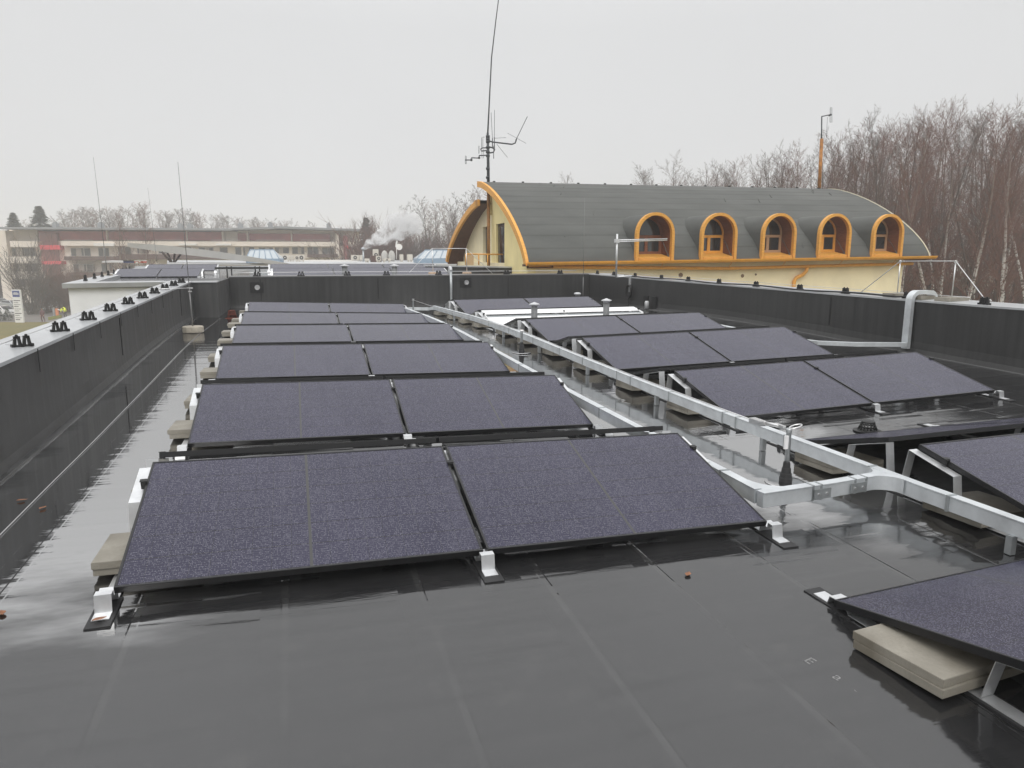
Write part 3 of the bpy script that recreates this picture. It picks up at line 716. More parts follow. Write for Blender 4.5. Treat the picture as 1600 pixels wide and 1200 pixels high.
# pipe stubs through the far wall, gooseneck
for x, z, lb in ((-.02, .765, 'round steel pipe end in a black felt patch on the far wall, left one'), (5.80, .835, 'round steel pipe end in a black felt patch on the far wall, right one')):
    y = FARY(x); root = empty('wall_outlet', (x, y, z), lb, 'pipe outlet', 'pipe ends in the far wall')
    b = MB(); b.box(x-.19, x+.16, y-.012, y+.004, z-.15, z+.14); b.build('felt_patch', M_BLK, root, bevel=.01)
    b = MB(); b.lathe([(.066, 0), (.066, .09), (.05, .09), (.05, .03)], (x, y-.012, z), 20, axis=(0, -1, 0)); b.build('pipe_end', M_STEEL, root)
x, y = 5.26, 16.75; root = empty('gooseneck_pipe', (x, y, g(x, y)), 'steel gooseneck pipe rising from the roof and bending over the far wall', 'pipe')
b = MB(); b.tube([(x, y, g(x, y)), (x, y, 1.18)], .037, 12); b.build('riser', M_ALUD, root)
b = MB(); b.tube([(x-.0, y+.10-.10*math.cos(a), 1.18+.10*math.sin(a)) for a in np.linspace(0, PI, 12)]+[(x, y+.20, 1.08)], .045, 12); b.build('elbow', M_CAP, root)
# L-shaped steel antenna bracket with hanging cable coil on the right wall
YB = 14.55; XB = wr_x(YB); zb = zr(YB)
root = empty('steel_bracket', (XB-.4, YB, zb), 'bare steel pole with a crossbar on the right wall near the far corner', 'bracket')
b = MB(); b.tube([(9.42, YB, zb+.02), (9.42, YB, 2.20)], .028, 8); b.build('pole', M_ALU, root)
b = MB(); b.tube([(9.42, YB, zb+.02), (XB+.15, YB, zb+.04)], .026, 8); b.box(XB-.05, XB-.004, YB-.03, YB+.03, .62, zb+.02); b.build('wall_arm', M_ALU, root)
b = MB(); b.tube([(9.34, YB-.02, 2.03), (11.15, YB+.35, 2.09)], .014, 8); b.tube([(9.34, YB-.02, 1.99), (11.15, YB+.35, 2.05)], .014, 8); b.box(9.36, 9.47, YB-.05, YB+.05, 1.96, 2.06); b.build('crossbar', M_ALU, root)
b = MB()
for k in range(4):
    b.tube([(XB-.04-.02*k, YB-.05+(.10+.015*k)*math.cos(a), .66-.012*k+(.16+.012*k)*math.sin(a)) for a in np.linspace(0, 2*PI, 19)[:-1]], .014, 5, closed=True)
b.tube([(XB-.05, YB-.02, .55), (XB-.06, YB+.03, .4), (XB-.06, YB-.05, .28), (XB-.08, YB, g(XB, YB)+.03)], .013, 5)
tag(b.build('cable_coil', M_CABLE), 'coil of black cable hanging on the right wall under the steel bracket', 'cable coil')
b = MB(); y0 = 13.45; x0 = wr_x(y0)
b.box(x0-.02, x0+.004, y0-.36, y0-.1, .24, .56)
root = empty('overflow_outlet', (x0, y0, .3), 'pair of black felt patches with a pale overflow pipe low on the right wall', 'overflow')
b.build('felt_patch', M_BLK, root); b = MB(); b.box(x0-.02, x0+.004, y0+.1, y0+.36, .24, .56); b.build('felt_patch', M_BLK, root)
b = MB(); b.lathe([(.06, .0), (.06, .16), (.04, .2)], (x0-.10, y0, .24), 14, True); b.build('pipe_end', M_CAP, root)

# ------------------------------------------------------------------ lightning conductor holders
def make_holder(nm):
    b = MB()
    b.box(-.085, .085, -.026, .026, .004, .022); b.box(-.108, -.075, -.036, .036, 0, .032); b.box(.075, .108, -.036, .036, 0, .032); b.box(-.014, .014, -.03, .03, 0, .028)
    for sx_ in (-1, 1):
        for e in (-1, 1):
            x0 = sx_*.046+e*.027
            b.hexa([(x0-.015, -.026, .02), (x0+.015, -.026, .02), (x0+.015, .026, .02), (x0-.015, .026, .02), (x0-.013-e*.010, -.021, .108), (x0+.013-e*.010, -.021, .108), (x0+.013-e*.010, .021, .108), (x0-.013-e*.010, .021, .108)])
        b.box(sx_*.046-.030, sx_*.046+.030, -.024, .024, .096, .122); b.lathe([(.014, .120), (.017, .130), (.010, .142)], (sx_*.046, 0, 0), 8)
    return b.build(nm, M_BLK)
HOLD = make_holder('conductor_holder'); hused = [False]
def holder(x, y, z, rz, lb, grp, sc=1.0):
    o = HOLD if not hused[0] else dup(HOLD)
    hused[0] = True
    o.location = (x, y, z); o.rotation_euler = (0, 0, rz); o.scale = (sc, sc, sc); tag(o, lb, 'conductor holder', grp)
n = 0
for i in range(-2, 10):
    y = 3.40+1.045*i
    w = '' if i < 0 else f'{ORD[i]} black conductor holder counted from the near end of the left coping'
    holder(WL-.105, y, zl(y)+.016, R(30), w or 'black conductor holder on the left coping beside the viewer', 'conductor holders on the left coping', .74)
b = MB(); b.tube([(WL-.15, y, zl(y)+.088+(.006 if abs((y-3.4)/1.045 % 1) < .1 else -.004)) for y in np.arange(-8.5, 13.4, .261)], .0042, 5)
for i in range(10):
    y = 3.40+1.045*i; b.tube([(WL-.09, y+.02, zl(y)+.02), (WL-.26, y+.10, zl(y)+.026)], .0035, 4)
tag(b.build('lightning_wire', M_STEEL), 'thin conductor wire strung along the holders on the left coping', 'wire')
ryl = [16.9, 15.8, 14.5, 13.1, 11.85, 10.6, 9.3, 8.0, 6.85, 5.55, 4.25, 2.9]
for i, y in enumerate(reversed(ryl[:-1])):
    holder(wr_x(y)+.10, y, zr(y)+.014, R(90-2), f'{ORD[i]} black conductor holder counted from the near end of the right coping', 'conductor holders on the right coping', .8)
b = MB(); b.tube([(wr_x(y)+.03, y, zr(y)+.035+.012*math.sin(y*2.2)) for y in np.arange(15.0, 5.6, -.3)]+[(WX+.1, 5.5, zr(5.5)+.05), (WX+.3, 5.3, zr(5.3)+.05)], .017, 6)
tag(b.build('coping_cable', M_CABLE), 'black cable lying along the right coping', 'cable')
b = MB(); b.tube([(wr_x(y)+.13, y, zr(y)+.10) for y in np.arange(16.9, 4.3, -.4)], .004, 5); tag(b.build('lightning_wire', M_STEEL), 'thin conductor wire along the holders on the right coping', 'wire')
fx = [-.02, 1.13, 2.38, 3.48, 5.0, 7.1, 8.85]
for i, x in enumerate(fx):
    holder(x, FARY(x)+.12, 1.058, 0, f'{ORD[i]} black conductor holder from the left on the far wall coping', 'conductor holders on the far coping', .9)
b = MB(); b.tube([(x, FARY(x)+.12, 1.058+.10) for x in np.arange(-.6, 9.9, .5)], .0085, 6); tag(b.build('lightning_wire', M_STEEL), 'light conductor rod along the far wall coping', 'wire')
# dead leaves lying on the wet roof
M_LEAF = mat('brown dead leaf', (.24, .10, .045), .6, noise=(30, .4))
def leaf(x, y, lb, a, z=None, s=1.0):
    z = (g(x, y)+.008) if z is None else z
    b = MB(); P = []
    for i in range(8):
        t = i/7; w = .018*math.sin(PI*min(1, t*1.02))*(1-.3*t)+.001
        P.append([(-.03+.06*t, -w, .002*math.sin(5*t)+.003), (-.03+.06*t, 0, .001), (-.03+.06*t, w, .002*math.cos(4*t)+.003)])
    b.sheet(P); o = b.build('dead_leaf', M_LEAF); o.location = (x, y, z); o.rotation_euler = (0, 0, a); o.scale = (s, s, s)
    tag(o, lb, 'leaf', 'fallen leaves')
def lz(px, py):
    z = 0
    for _ in range(12):
        p = at_z(px, py, z); z = g(p[0], p[1])
    return p[0], p[1]
for (px, py), lb, a in (((35, 783), 'brown leaf by the left parapet, upper one', .3), ((67, 795), 'brown leaf by the left parapet, lower one', 1.2), ((3, 960), 'brown leaf at the left edge of the roof', 2.0), ((1075, 899), 'brown leaf on the bare roof right of the nearest panels', .8)):
    x, y = lz(px, py); leaf(x, y, lb, a)
leaf(-.035, -.13, 'brown leaf stuck to the front left rubber mat of the nearest row', .5, g(-.03, -.13)+.02)
# ------------------------------------------------------------------ neighbouring flat roof
M_PLAST = mat('white render', (.86, .87, .87), .85, noise=(1.5, .06), bump=(60, .15, .002))
M_WROOF = membrane('wet neighbouring felt')
NB = empty('flat_roof_building', (3, 25, -7), 'low white-rendered building with a wet flat roof just beyond the far parapet', 'building')
b = MB(); Z2 = .95
poly = [(-3.62, 13.62), (-1.84, 13.62), (-1.84, 17.6), (11.5, 17.95), (11.5, 19.0), (8.5, 19.3), (8.3, 37), (-6.5, 37)]
n = len(poly); b.add([(x, y, -7.2) for x, y in poly]+[(x, y, Z2-.02) for x, y in poly], [(i, (i+1) % n, (i+1) % n+n, i+n) for i in range(n)]); b.build('wall', M_PLAST, NB)
b = MB(); b.add([(x, y, Z2) for x, y in poly], [tuple(range(n))]); b.add([(x, y, Z2-.02) for x, y in poly], [tuple(reversed(range(n)))]); b.build('roof', M_WROOF, NB)
b = MB()
b.hexa([(-3.70, 13.52, .93), (-1.84, 13.52, .95), (-1.84, 14.05, .95), (-3.70, 14.05, .93), (-3.70, 13.50, 1.03), (-1.84, 13.50, 1.045), (-1.84, 14.05, 1.055), (-3.70, 14.05, 1.045)])
b.hexa([(-3.70, 14.05, .93), (-3.2, 14.05, .93), (-6.1, 37, .93), (-6.6, 37, .93), (-3.70, 14.05, 1.045), (-3.2, 14.05, 1.045), (-6.1, 37, 1.02), (-6.6, 37, 1.02)])
b.hexa([(-6.6, 36.6, .93), (8.3, 36.6, .93), (8.3, 37.1, .93), (-6.6, 37.1, .93), (-6.6, 36.6, 1.1), (8.3, 36.6, 1.1), (8.3, 37.1, 1.1), (-6.6, 37.1, 1.1)])
b.build('coping', M_COPE, NB)
for i in range(9):
    y = 14.6+1.75*i; holder(-3.45-.127*(y-14.05), y, 1.05, R(97), f'{ORD[i]} black conductor holder from the near corner of the neighbouring white roof edge', 'conductor holders on the neighbouring roof', .95)
# solar rows over there
def mini_row(x0, y0, z0, n, sc, t, lb, grp):
    for i in range(n):
        o = panel(Matrix.Translation((x0+i*(PW*sc+.02), y0, z0)) @ Matrix.Rotation(t, 4, 'X') @ Matrix.Diagonal((sc, 1, 1, 1)), f'{ORD[i]} panel from the left in the {lb}', grp)
    for k, x in enumerate((x0-.05, x0+n*(PW*sc+.02))):
        yr = y0+PD*math.cos(t); zrr = z0+PD*math.sin(t)
        bm_ = MB(); P = lambda u, w: (x+u, w)
        strip(bm_, P, -.04, .04, [(y0-.1, Z2+.01), (y0-.04, z0-.01), (y0+.01, z0-.02), (y0+.08, Z2+.012), (yr-.42, Z2+.012), (yr-.36, zrr-.36*math.tan(t)-.03), (yr+.02, zrr-.02), (yr+.07, Z2+.01)], .012)
        tag(bm_.build('mounting_rail', M_ALU), f'pale mounting bracket at the {["left", "right"][k]} end of the {lb}', 'mounting rail', 'mounting rails on the neighbouring roof')
mini_row(.32, 20.4, .985, 3, 1.07, .20, 'nearer right row on the neighbouring roof', 'panels on the neighbouring roof')
mini_row(.1, 25.9, 1.06, 3, 1.25, .20, 'farther right row on the neighbouring roof', 'panels on the neighbouring roof')
mini_row(-4.2, 20.4, .985, 2, .66, .20, 'nearer left row on the neighbouring roof', 'panels on the neighbouring roof')
mini_row(-4.3, 25.9, 1.06, 2, .68, .20, 'farther left row on the neighbouring roof', 'panels on the neighbouring roof')
vent(2.47, 19.4, .40, 'grey vent pipe with cone cowl on the neighbouring roof, left one', z=Z2, r_=.085)
vent(4.0, 19.3, .40, 'grey vent pipe with cone cowl on the neighbouring roof, right one', z=Z2, r_=.085)
b = MB(); rect_run(b, [(-1.7, 24.0, 1.14), (.1, 24.0, 1.14)], .08, .07)
for x in (-1.3, -1.15, -.35, -.2): b.box(x-.02, x+.02, 23.9, 23.98, Z2, 1.24)
tag(b.build('cable_duct', M_BLK), 'dark cable duct on short feet between the two panel groups of the neighbouring roof', 'cable duct')
# tall rods over there
rod(-4.25, 20.0, 3.35, 'tall thin lightning rod at the left edge of the neighbouring roof', 'round', z=Z2+.05, lean=-.06)
p = at(245, 405, 42); rod(p[0], p[1], 4.4, 'faint far lightning rod rising behind the sloped canopy', 'round', z=p[2]-.3, r0=.014, lean=-.15)
# wire posts with tan pads behind the far wall
def pad_post(px, lb):
    y = 18.6; x = {677: 5.10, 730: 6.18}[px]
    root = empty('wire_post', (x, y, Z2), lb, 'wire post', 'lightning wire posts')
    b = MB(); b.lathe([(.15, 0), (.15, .14), (.13, .16)], (x, y, Z2), 8); b.build('concrete_base', mat('tan foot', (.45, .33, .24), .8), root)
    b = MB(); b.tube([(x, y, Z2+.15), (x-.02, y, 1.84)], .012, 8); b.build('rod', M_STEEL, root)
pad_post(677, 'white steel post in a tan foot behind the far wall, left one'); pad_post(730, 'white steel post in a tan foot behind the far wall, right one')
b = MB(); b.tube([(4.3, 18.2, 1.12), (5.08, 18.6, 1.835), (6.16, 18.6, 1.835), (6.9, 18.2, 1.07)], .009, 6); tag(b.build('lightning_wire', M_STEEL), 'light wire running over the two posts behind the far wall', 'wire')
# low kerb in front of the gable
a, c = at(667, 414, 25.5), at(800, 416.5, 26.5)
b = MB(); b.hexa([(a[0], a[1], Z2+.001), (c[0], c[1], Z2+.001), (c[0], c[1]+.35, Z2+.001), (a[0], a[1]+.35, Z2+.001), (a[0], a[1], a[2]-.05), (c[0], c[1], c[2]-.05), (c[0], c[1]+.35, c[2]-.05), (a[0], a[1]+.35, a[2]-.05)])
ko = b.build('roof_kerb', M_WALLD); tag(ko, 'low black kerb with pale coping in front of the yellow gable', 'kerb')
b = MB(); b.hexa([(a[0]-.05, a[1]-.04, a[2]-.05), (c[0], c[1]-.04, c[2]-.05), (c[0], c[1]+.4, c[2]-.05), (a[0]-.05, a[1]+.4, a[2]-.05), (a[0]-.05, a[1]-.04, a[2]), (c[0], c[1]-.04, c[2]), (c[0], c[1]+.4, c[2]), (a[0]-.05, a[1]+.4, a[2])]); b.build('coping', M_COPE, ko)

# ------------------------------------------------------------------ yellow building with the barrel roof
EX, EY, EZ, BY, BT, HW, RISE, LEN, NN, RF = 8.531, 19.6569, 1.3506, .0143, .013, 6.1372, 3.2535, 17.6378, 1.4085, 2.5322
bU = np.array([math.cos(BY), math.sin(BY), math.tan(BT)]); bV = np.array([-math.sin(BY), math.cos(BY), 0]); bE = np.array([EX, EY, EZ])
def BP(u, v, w): return tuple(bE+u*bU+v*bV+np.array([0, 0, w]))
def prof(t, rise):
    th_ = t*PI/2; return HW*(1-math.cos(th_)**(2/NN)), rise*math.sin(th_)**(2/NN)
def w_at(v, rise):                          # height of the roof above the eave at depth v
    vv = v if v <= HW else 2*HW-v
    cth = max(0, min(1, 1-vv/HW))**(NN/2); return rise*math.sqrt(max(0, 1-cth*cth))**(2/NN)
M_YEL = mat('yellow render', (.92, .79, .40), .85, noise=(1.2, .07), bump=(80, .2, .002))
M_CREAM = mat('pale cream render', (.92, .82, .56), .85, noise=(.9, .09), bump=(80, .2, .002))
M_ORA = mat('orange varnished timber', (.74, .36, .065), .55, noise=(6, .16, (1, 1, 5)))
M_ORAD = mat('orange painted metal', (.80, .38, .06), .4, noise=(4, .12))
M_SOF = mat('dark timber soffit', (.10, .035, .013), .6, noise=(8, .3))
M_WOOD = mat('red brown boards', (.21, .075, .032), .5, noise=(5, .3, (1, 1, 9)))
def shingle():
    k = NT('grey bitumen roof sheets'); x, y, z = k.xyz()
    n1 = k.noise(.9, 5, .6, stretch=(.5, 1, 2)); n2 = k.noise(60, 3, .6)
    c = k.mix(k.ramp(n1, .3, .7), (.064, .067, .061), (.100, .103, .095)); c = k.mix(k.ramp(n2, .4, .7, 0, .4), c, (.07, .075, .068))
    k.col(c); k.b.inputs['Roughness'].default_value = .75
    k.l(k.bump(n2, .4, .006), k.b.inputs['Normal']); return k.m
M_SHIN = shingle()
def window_glass(name='dark window glass', c=(.02, .024, .028)):
    m = mat(name, c, .06, spec=.8); return m
M_GLASS = window_glass()
YB_ = empty('barrel_roof_building', BP(8, 6, -8), 'yellow building with a grey barrel roof, five arched dormers and orange trim', 'building')
DU = [4.82, 7.46, 10.10, 12.70, 15.33]
# near half of the roof, holes behind the dormers, laps of the felt sheets as real steps
b = MB(); nt_ = 96; us = sorted(set(list(np.arange(0, LEN, .22))+[LEN]+[u+s*.60 for u in DU for s in (-1, 1)]+[u+s*.3 for u in DU for s in (-1, 0, 1)]))
rows = []; tot = 0; pv = None; acc = []
for i in range(nt_+1):
    v, w = prof(i/nt_, RISE)
    if pv: tot += math.hypot(v-pv[0], w-pv[1])
    acc.append(tot); pv = (v, w)
for i in range(nt_+1):
    v, w = prof(i/nt_, RISE); stp = (acc[i] % .62)/.62
    rows.append([BP(u, v-.009*(1-stp), w+.013*(1-stp)) for u in us])
V = [p for r_ in rows for p in r_]; F = []
for i in range(nt_):
    v, w = prof((i+.5)/nt_, RISE)
    for j in range(len(us)-1):
        uc = (us[j]+us[j+1])/2
        if any(abs(uc-u) < .60 and w < .96+math.sqrt(max(0, .6**2-(uc-u)**2)) for u in DU): continue
        F.append((i*len(us)+j, i*len(us)+j+1, (i+1)*len(us)+j+1, (i+1)*len(us)+j))
b.add(V, F, False)
# short cross laps
rr = random.Random(5)
for i in range(26):
    t = rr.uniform(.15, .95); u = rr.uniform(.6, LEN-1)
    if t < .55 and any(abs(u-x) < 1.0 for x in DU): continue
    pts = []
    for q_ in range(5):
        v, w = prof(t+.045*q_/4, RISE); pts.append((v, w))
    for (v0, w0), (v1, w1) in zip(pts, pts[1:]):
        b.hexa([BP(u+(v0-pts[0][0])*.5, v0, w0), BP(u+.025+(v0-pts[0][0])*.5, v0, w0), BP(u+.025+(v1-pts[0][0])*.5, v1, w1), BP(u+(v1-pts[0][0])*.5, v1, w1),
                BP(u+(v0-pts[0][0])*.5, v0-.01, w0+.028), BP(u+.025+(v0-pts[0][0])*.5, v0-.01, w0+.028), BP(u+.025+(v1-pts[0][0])*.5, v1-.01, w1+.028), BP(u+(v1-pts[0][0])*.5, v1-.01, w1+.028)])
b.build('roof', M_SHIN, YB_)
b = MB()
rows = [[BP(u, 2*HW-prof(i/30, RF)[0], prof(i/30, RF)[1]) for u in (0.0, 6, 12, LEN)] for i in range(31)]; b.sheet(rows); b.build('roof', M_SHIN, YB_)
b = MB()                                    # soffits
rows = [[BP(u, prof(i/40, RISE)[0]+.10, prof(i/40, RISE)[1]-.16) for u in (.03, 1.0)] for i in range(41)]; b.sheet(rows); b.build('soffit', M_SOF, YB_); b = MB()
rows = [[BP(u, 2*HW-prof(i/40, RF)[0]-.10, prof(i/40, RF)[1]-.14) for u in (.03, 1.2)] for i in range(41)]; b.sheet(rows); b.build('soffit', M_SOF, YB_); b = MB()
b.sheet([[BP(u, prof(i/40, RISE)[0]+.10, prof(i/40, RISE)[1]-.16) for u in (LEN-1.2, LEN-.02)] for i in range(41)])
b.build('soffit', M_SOF, YB_)
def fascia(rise, far, u0, u1, th):
    b = MB(); n = 44; P = []
    for i in range(n+1):
        v, w = prof(i/n, rise); v2, w2 = prof(min(1, i/n), rise)
        a = prof(max(0, (i-.5)/n), rise); c = prof(min(1, (i+.5)/n), rise); t = np.array([c[0]-a[0], c[1]-a[1]]); t /= np.linalg.norm(t); nn = np.array([-t[1], t[0]])
        o = np.array([v, w])+nn*.03; q_ = np.array([v, w])-nn*th
        vo, vi = (o[0], q_[0]) if not far else (2*HW-o[0], 2*HW-q_[0])
        P.append([BP(u0, vo, o[1]), BP(u1, vo, o[1]), BP(u1, vi, q_[1]), BP(u0, vi, q_[1])])
    V = [p for r_ in P for p in r_]; F = []
    for i in range(n):
        o = 4*i
        for k in range(4): F.append((o+k, o+(k+1) % 4, o+4+(k+1) % 4, o+4+k))
    F += [(0, 3, 2, 1), (4*n, 4*n+1, 4*n+2, 4*n+3)]
    b.add(V, F); return b
fascia(RISE, False, -.06, .05, .20).build('fascia', M_ORA, YB_)
fascia(RF, True, -.05, .06, .22).build('fascia', M_ORA, YB_)
fascia(RISE, False, LEN-.03, LEN+.02, .06).build('verge_trim', mat('pale verge', (.6, .55, .4), .5), YB_)
b = MB(); b.hexa([BP(-.05, HW-.02, RF-.22), BP(.06, HW-.02, RF-.22), BP(.06, HW+.5, RF-.22), BP(-.05, HW+.5, RF-.22), BP(-.05, HW-.02, RF+.02), BP(.06, HW-.02, RF+.02), BP(.06, HW+.5, RF+.02), BP(-.05, HW+.5, RF+.02)]); b.build('fascia_cap', M_ORA, YB_)
# gable made of two facets with recessed doors
def facet(ua, va, ub, vb, rise, lift, doors, m_):
    b = MB(); uv = lambda v: ua+(ub-ua)*(v-va)/(vb-va)
    vs_ = sorted(set(list(np.linspace(va, vb, 26))+[x for d_ in doors for x in d_[:2]]))
    for v0, v1 in zip(vs_, vs_[1:]):
        w0 = -.55; vm = (v0+v1)/2
        for d_ in doors:
            if d_[0] < vm < d_[1]: w0 = d_[2]
        t0, t1 = w_at(v0, rise)-lift, w_at(v1, rise)-lift
        if max(t0, t1) <= w0: continue
        b.hexa([BP(uv(v0), v0, w0), BP(uv(v0)+.3, v0, w0), BP(uv(v1)+.3, v1, w0), BP(uv(v1), v1, w0), BP(uv(v0), v0, max(t0, w0)), BP(uv(v0)+.3, v0, max(t0, w0)), BP(uv(v1)+.3, v1, max(t1, w0)), BP(uv(v1), v1, max(t1, w0))])
    b.build('gable_wall', m_, YB_)
    for d_ in doors:
        v0, v1, wt = d_; f = MB(); um_ = uv(v0)+.2
        f.hexa([BP(um_, v0, -.5), BP(um_+.05, v0, -.5), BP(um_+.05, v1, -.5), BP(um_, v1, -.5), BP(um_, v0, wt), BP(um_+.05, v0, wt), BP(um_+.05, v1, wt), BP(um_, v1, wt)])
        fo = f.build('door', mat('dark brown door', (.05, .024, .012), .5), YB_)
        gq = MB()
        for a0, a1 in ((v0+.1, (v0+v1)/2-.04), ((v0+v1)/2+.04, v1-.1)):
            gq.hexa([BP(um_-.012, a0, -.3), BP(um_-.002, a0, -.3), BP(um_-.002, a1, -.3), BP(um_-.012, a1, -.3), BP(um_-.012, a0, wt-.12), BP(um_-.002, a0, wt-.12), BP(um_-.002, a1, wt-.12), BP(um_-.012, a1, wt-.12)])
        gq.build('door_glass', M_GLASS, fo)
facet(.12, .30, .55, HW, RISE, .14, [(3.75, 5.25, 1.52)], M_YEL)
facet(.55, HW, .80, 2*HW-.32, RF, .12, [(HW+.25, HW+1.6, 1.50)], M_CREAM)
b = MB(); b.hexa([BP(.5, HW-.05, RF-.6), BP(LEN-.8, HW-.05, RF-.6), BP(LEN-.8, HW+.05, RF-.6), BP(.5, HW+.05, RF-.6), BP(.5, HW-.05, RISE-.12), BP(LEN-.8, HW-.05, RISE-.02), BP(LEN-.8, HW+.05, RISE-.02), BP(.5, HW+.05, RISE-.12)]); b.build('ridge_wall', M_YEL, YB_)
b = MB(); b.hexa([BP(.45, .42, -8.6), BP(16.72, .42, -8.6), BP(16.72, 2*HW-.5, -8.6), BP(.45, 2*HW-.5, -8.6), BP(.45, .42, -.02), BP(16.72, .42, -.02), BP(16.72, 2*HW-.5, -.02), BP(.45, 2*HW-.5, -.02)])
b.hexa([BP(16.5, .6, -.03), BP(16.7, .6, -.03), BP(16.7, 2*HW-.6, -.03), BP(16.5, 2*HW-.6, -.03), BP(16.5, 3.4, 2.1), BP(16.7, 3.4, 2.1), BP(16.7, 2*HW-3.4, 1.6), BP(16.5, 2*HW-3.4, 1.6)])
b.build('wall', M_CREAM, YB_)
b = MB(); b.hexa([BP(0, .02, -.02), BP(LEN, .02, -.02), BP(LEN, .5, -.10), BP(0, .5, -.10), BP(0, .03, .03), BP(LEN, .03, .03), BP(LEN, .5, -.03), BP(0, .5, -.03)]); b.build('eave_board', M_SOF, YB_)
b = MB(); n = 8; P0 = []
for j in range(n+1):
    a = PI+PI*j/n; P0.append((-.08+.125*math.cos(a), .05+.125*math.sin(a)))
ring = P0+[(P0[-1][0]-.014, P0[-1][1]), ]+[(-.08+.11*math.cos(PI+PI*j/n), .05+.11*math.sin(PI+PI*j/n)) for j in range(n, -1, -1)]
b.prism([BP(-.05, v, w) for v, w in ring], BP(-.05, 0, 0), BP(LEN+.22, 0, 0)); 
b.hexa([BP(-.02, -.012, -.09), BP(LEN+.1, -.012, -.09), BP(LEN+.1, .02, -.09), BP(-.02, .02, -.09), BP(-.02, -.012, .06), BP(LEN+.1, -.012, .06), BP(LEN+.1, .02, .06), BP(-.02, .02, .06)]) if 0 else None
b.build('gutter', M_ORAD, YB_)
b = MB(); b.tube([BP(.1, .16, -.10), BP(8, .24, -.30), BP(LEN-.6, .24, -.26)], .06, 8); b.tube([BP(11.75, .25, -.30), BP(11.72, .25, -.46), BP(11.6, .30, -.62), BP(11.35, .34, -.72), BP(11.25, .34, -.85), BP(11.25, .34, -7.5)], .07, 10)
for u in (2.2, 5.2, 8.1, 10.5, 13.2, 15.9): b.tube([BP(u, -.02, -.06), BP(u, .2, -.28)], .012, 5)
b.build('downpipe', M_ORAD, YB_)
M_STAIN = mat('round wall vent', (.22, .15, .09), .8)
for u, w, r_ in ((6.2, -.52, .09), (8.9, -.60, .07), (9.5, -.56, .04)): b = MB(); b.lathe([(r_, 0), (r_, .012)], BP(u, .42, w), 12, axis=(-bV[0], -bV[1], 0)); b.build('wall_vent', M_STAIN, YB_)
if 0: b.build('wall_stain', mat('round wall vent', (.22, .15, .09), .8), YB_)
for i in range(14): b = MB(); b.box(-.04, .04, -.04, .04, 0, .05, Matrix.Translation(BP(.6+1.25*i, HW-.25, RISE-.02))); b.build('ridge_holder', M_BLK, YB_)
# dormers
def arch(r_, base, n=18):                   # half ring outline from right foot over the crown to the left foot
    return [(r_, base)]+[(r_*math.cos(PI*i/n), .96+r_*math.sin(PI*i/n)) for i in range(n+1)]+[(-r_, base)]
for di, u0 in enumerate(DU):
    A = arch(.725, .06); b = MB()
    rows = [[BP(u0+x, v, w) for x, w in A] for v in (-.02, .7, 1.4, 2.1, 2.9)]; b.sheet(rows)
    dm = b.build('dormer', M_SHIN, YB_)
    O, I = arch(.765, .0), arch(.658, .0); b = MB()
    for i in range(len(O)-1):
        b.hexa([BP(u0+O[i][0], -.09, O[i][1]), BP(u0+O[i+1][0], -.09, O[i+1][1]), BP(u0+I[i+1][0], -.09, I[i+1][1]), BP(u0+I[i][0], -.09, I[i][1]),
                BP(u0+O[i][0], .06, O[i][1]), BP(u0+O[i+1][0], .06, O[i+1][1]), BP(u0+I[i+1][0], .06, I[i+1][1]), BP(u0+I[i][0], .06, I[i][1])])
    b.build('arch_frame', M_ORA, dm)
    b = MB(); I2 = arch(.662, .0); b.sheet([[BP(u0+x, v, w) for x, w in I2] for v in (.0, .70)], False); 
    for q_ in range(9): 
        w = .28+.075*q_; b.hexa([BP(u0+.628, .06, w), BP(u0+.64, .06, w), BP(u0+.64, .70, w), BP(u0+.628, .70, w), BP(u0+.628, .06, w+.066), BP(u0+.64, .06, w+.066), BP(u0+.64, .70, w+.066), BP(u0+.628, .70, w+.066)])
    b.build('timber_reveal', M_WOOD, dm)
    b = MB(); b.hexa([BP(u0-.63, -.07, .02), BP(u0+.63, -.07, .02), BP(u0+.63, .66, .1), BP(u0-.63, .66, .1), BP(u0-.63, -.07, .14), BP(u0+.63, -.07, .14), BP(u0+.63, .66, .28), BP(u0-.63, .66, .28)]); b.build('sill', M_ORA, dm)
    is_bright = di in (1, 3); fm = M_ORAD if is_bright else (M_WOOD if di in (0,) else mat('pale window frame', (.48, .30, .18), .5))  # alternate dormers have brighter orange frames
    b = MB(); vw = .64
    def bar(x0, x1, w0, w1, d_=.04): b.hexa([BP(u0+x0, vw-d_, w0), BP(u0+x1, vw-d_, w0), BP(u0+x1, vw+.02, w0), BP(u0+x0, vw+.02, w0), BP(u0+x0, vw-d_, w1), BP(u0+x1, vw-d_, w1), BP(u0+x1, vw+.02, w1), BP(u0+x0, vw+.02, w1)])
    bar(-.63, .63, .24, .36); bar(-.63, .63, .84, .94); bar(-.63, -.53, .36, .84); bar(.53, .63, .36, .84); bar(-.06, .06, .36, .84)
    O, I = arch(.64, .9), arch(.57, .9)
    for i in range(len(O)-1): b.hexa([BP(u0+O[i][0], vw-.04, O[i][1]), BP(u0+O[i+1][0], vw-.04, O[i+1][1]), BP(u0+I[i+1][0], vw-.04, I[i+1][1]), BP(u0+I[i][0], vw-.04, I[i][1]), BP(u0+O[i][0], vw+.02, O[i][1]), BP(u0+O[i+1][0], vw+.02, O[i+1][1]), BP(u0+I[i+1][0], vw+.02, I[i+1][1]), BP(u0+I[i][0], vw+.02, I[i][1])])
    b.build('window_frame', fm, dm)
    b = MB(); G2 = arch(.63, .24); b.add([BP(u0+x, vw, w) for x, w in G2], [tuple(range(len(G2)))]); b.build('pane', M_GLASS, dm)
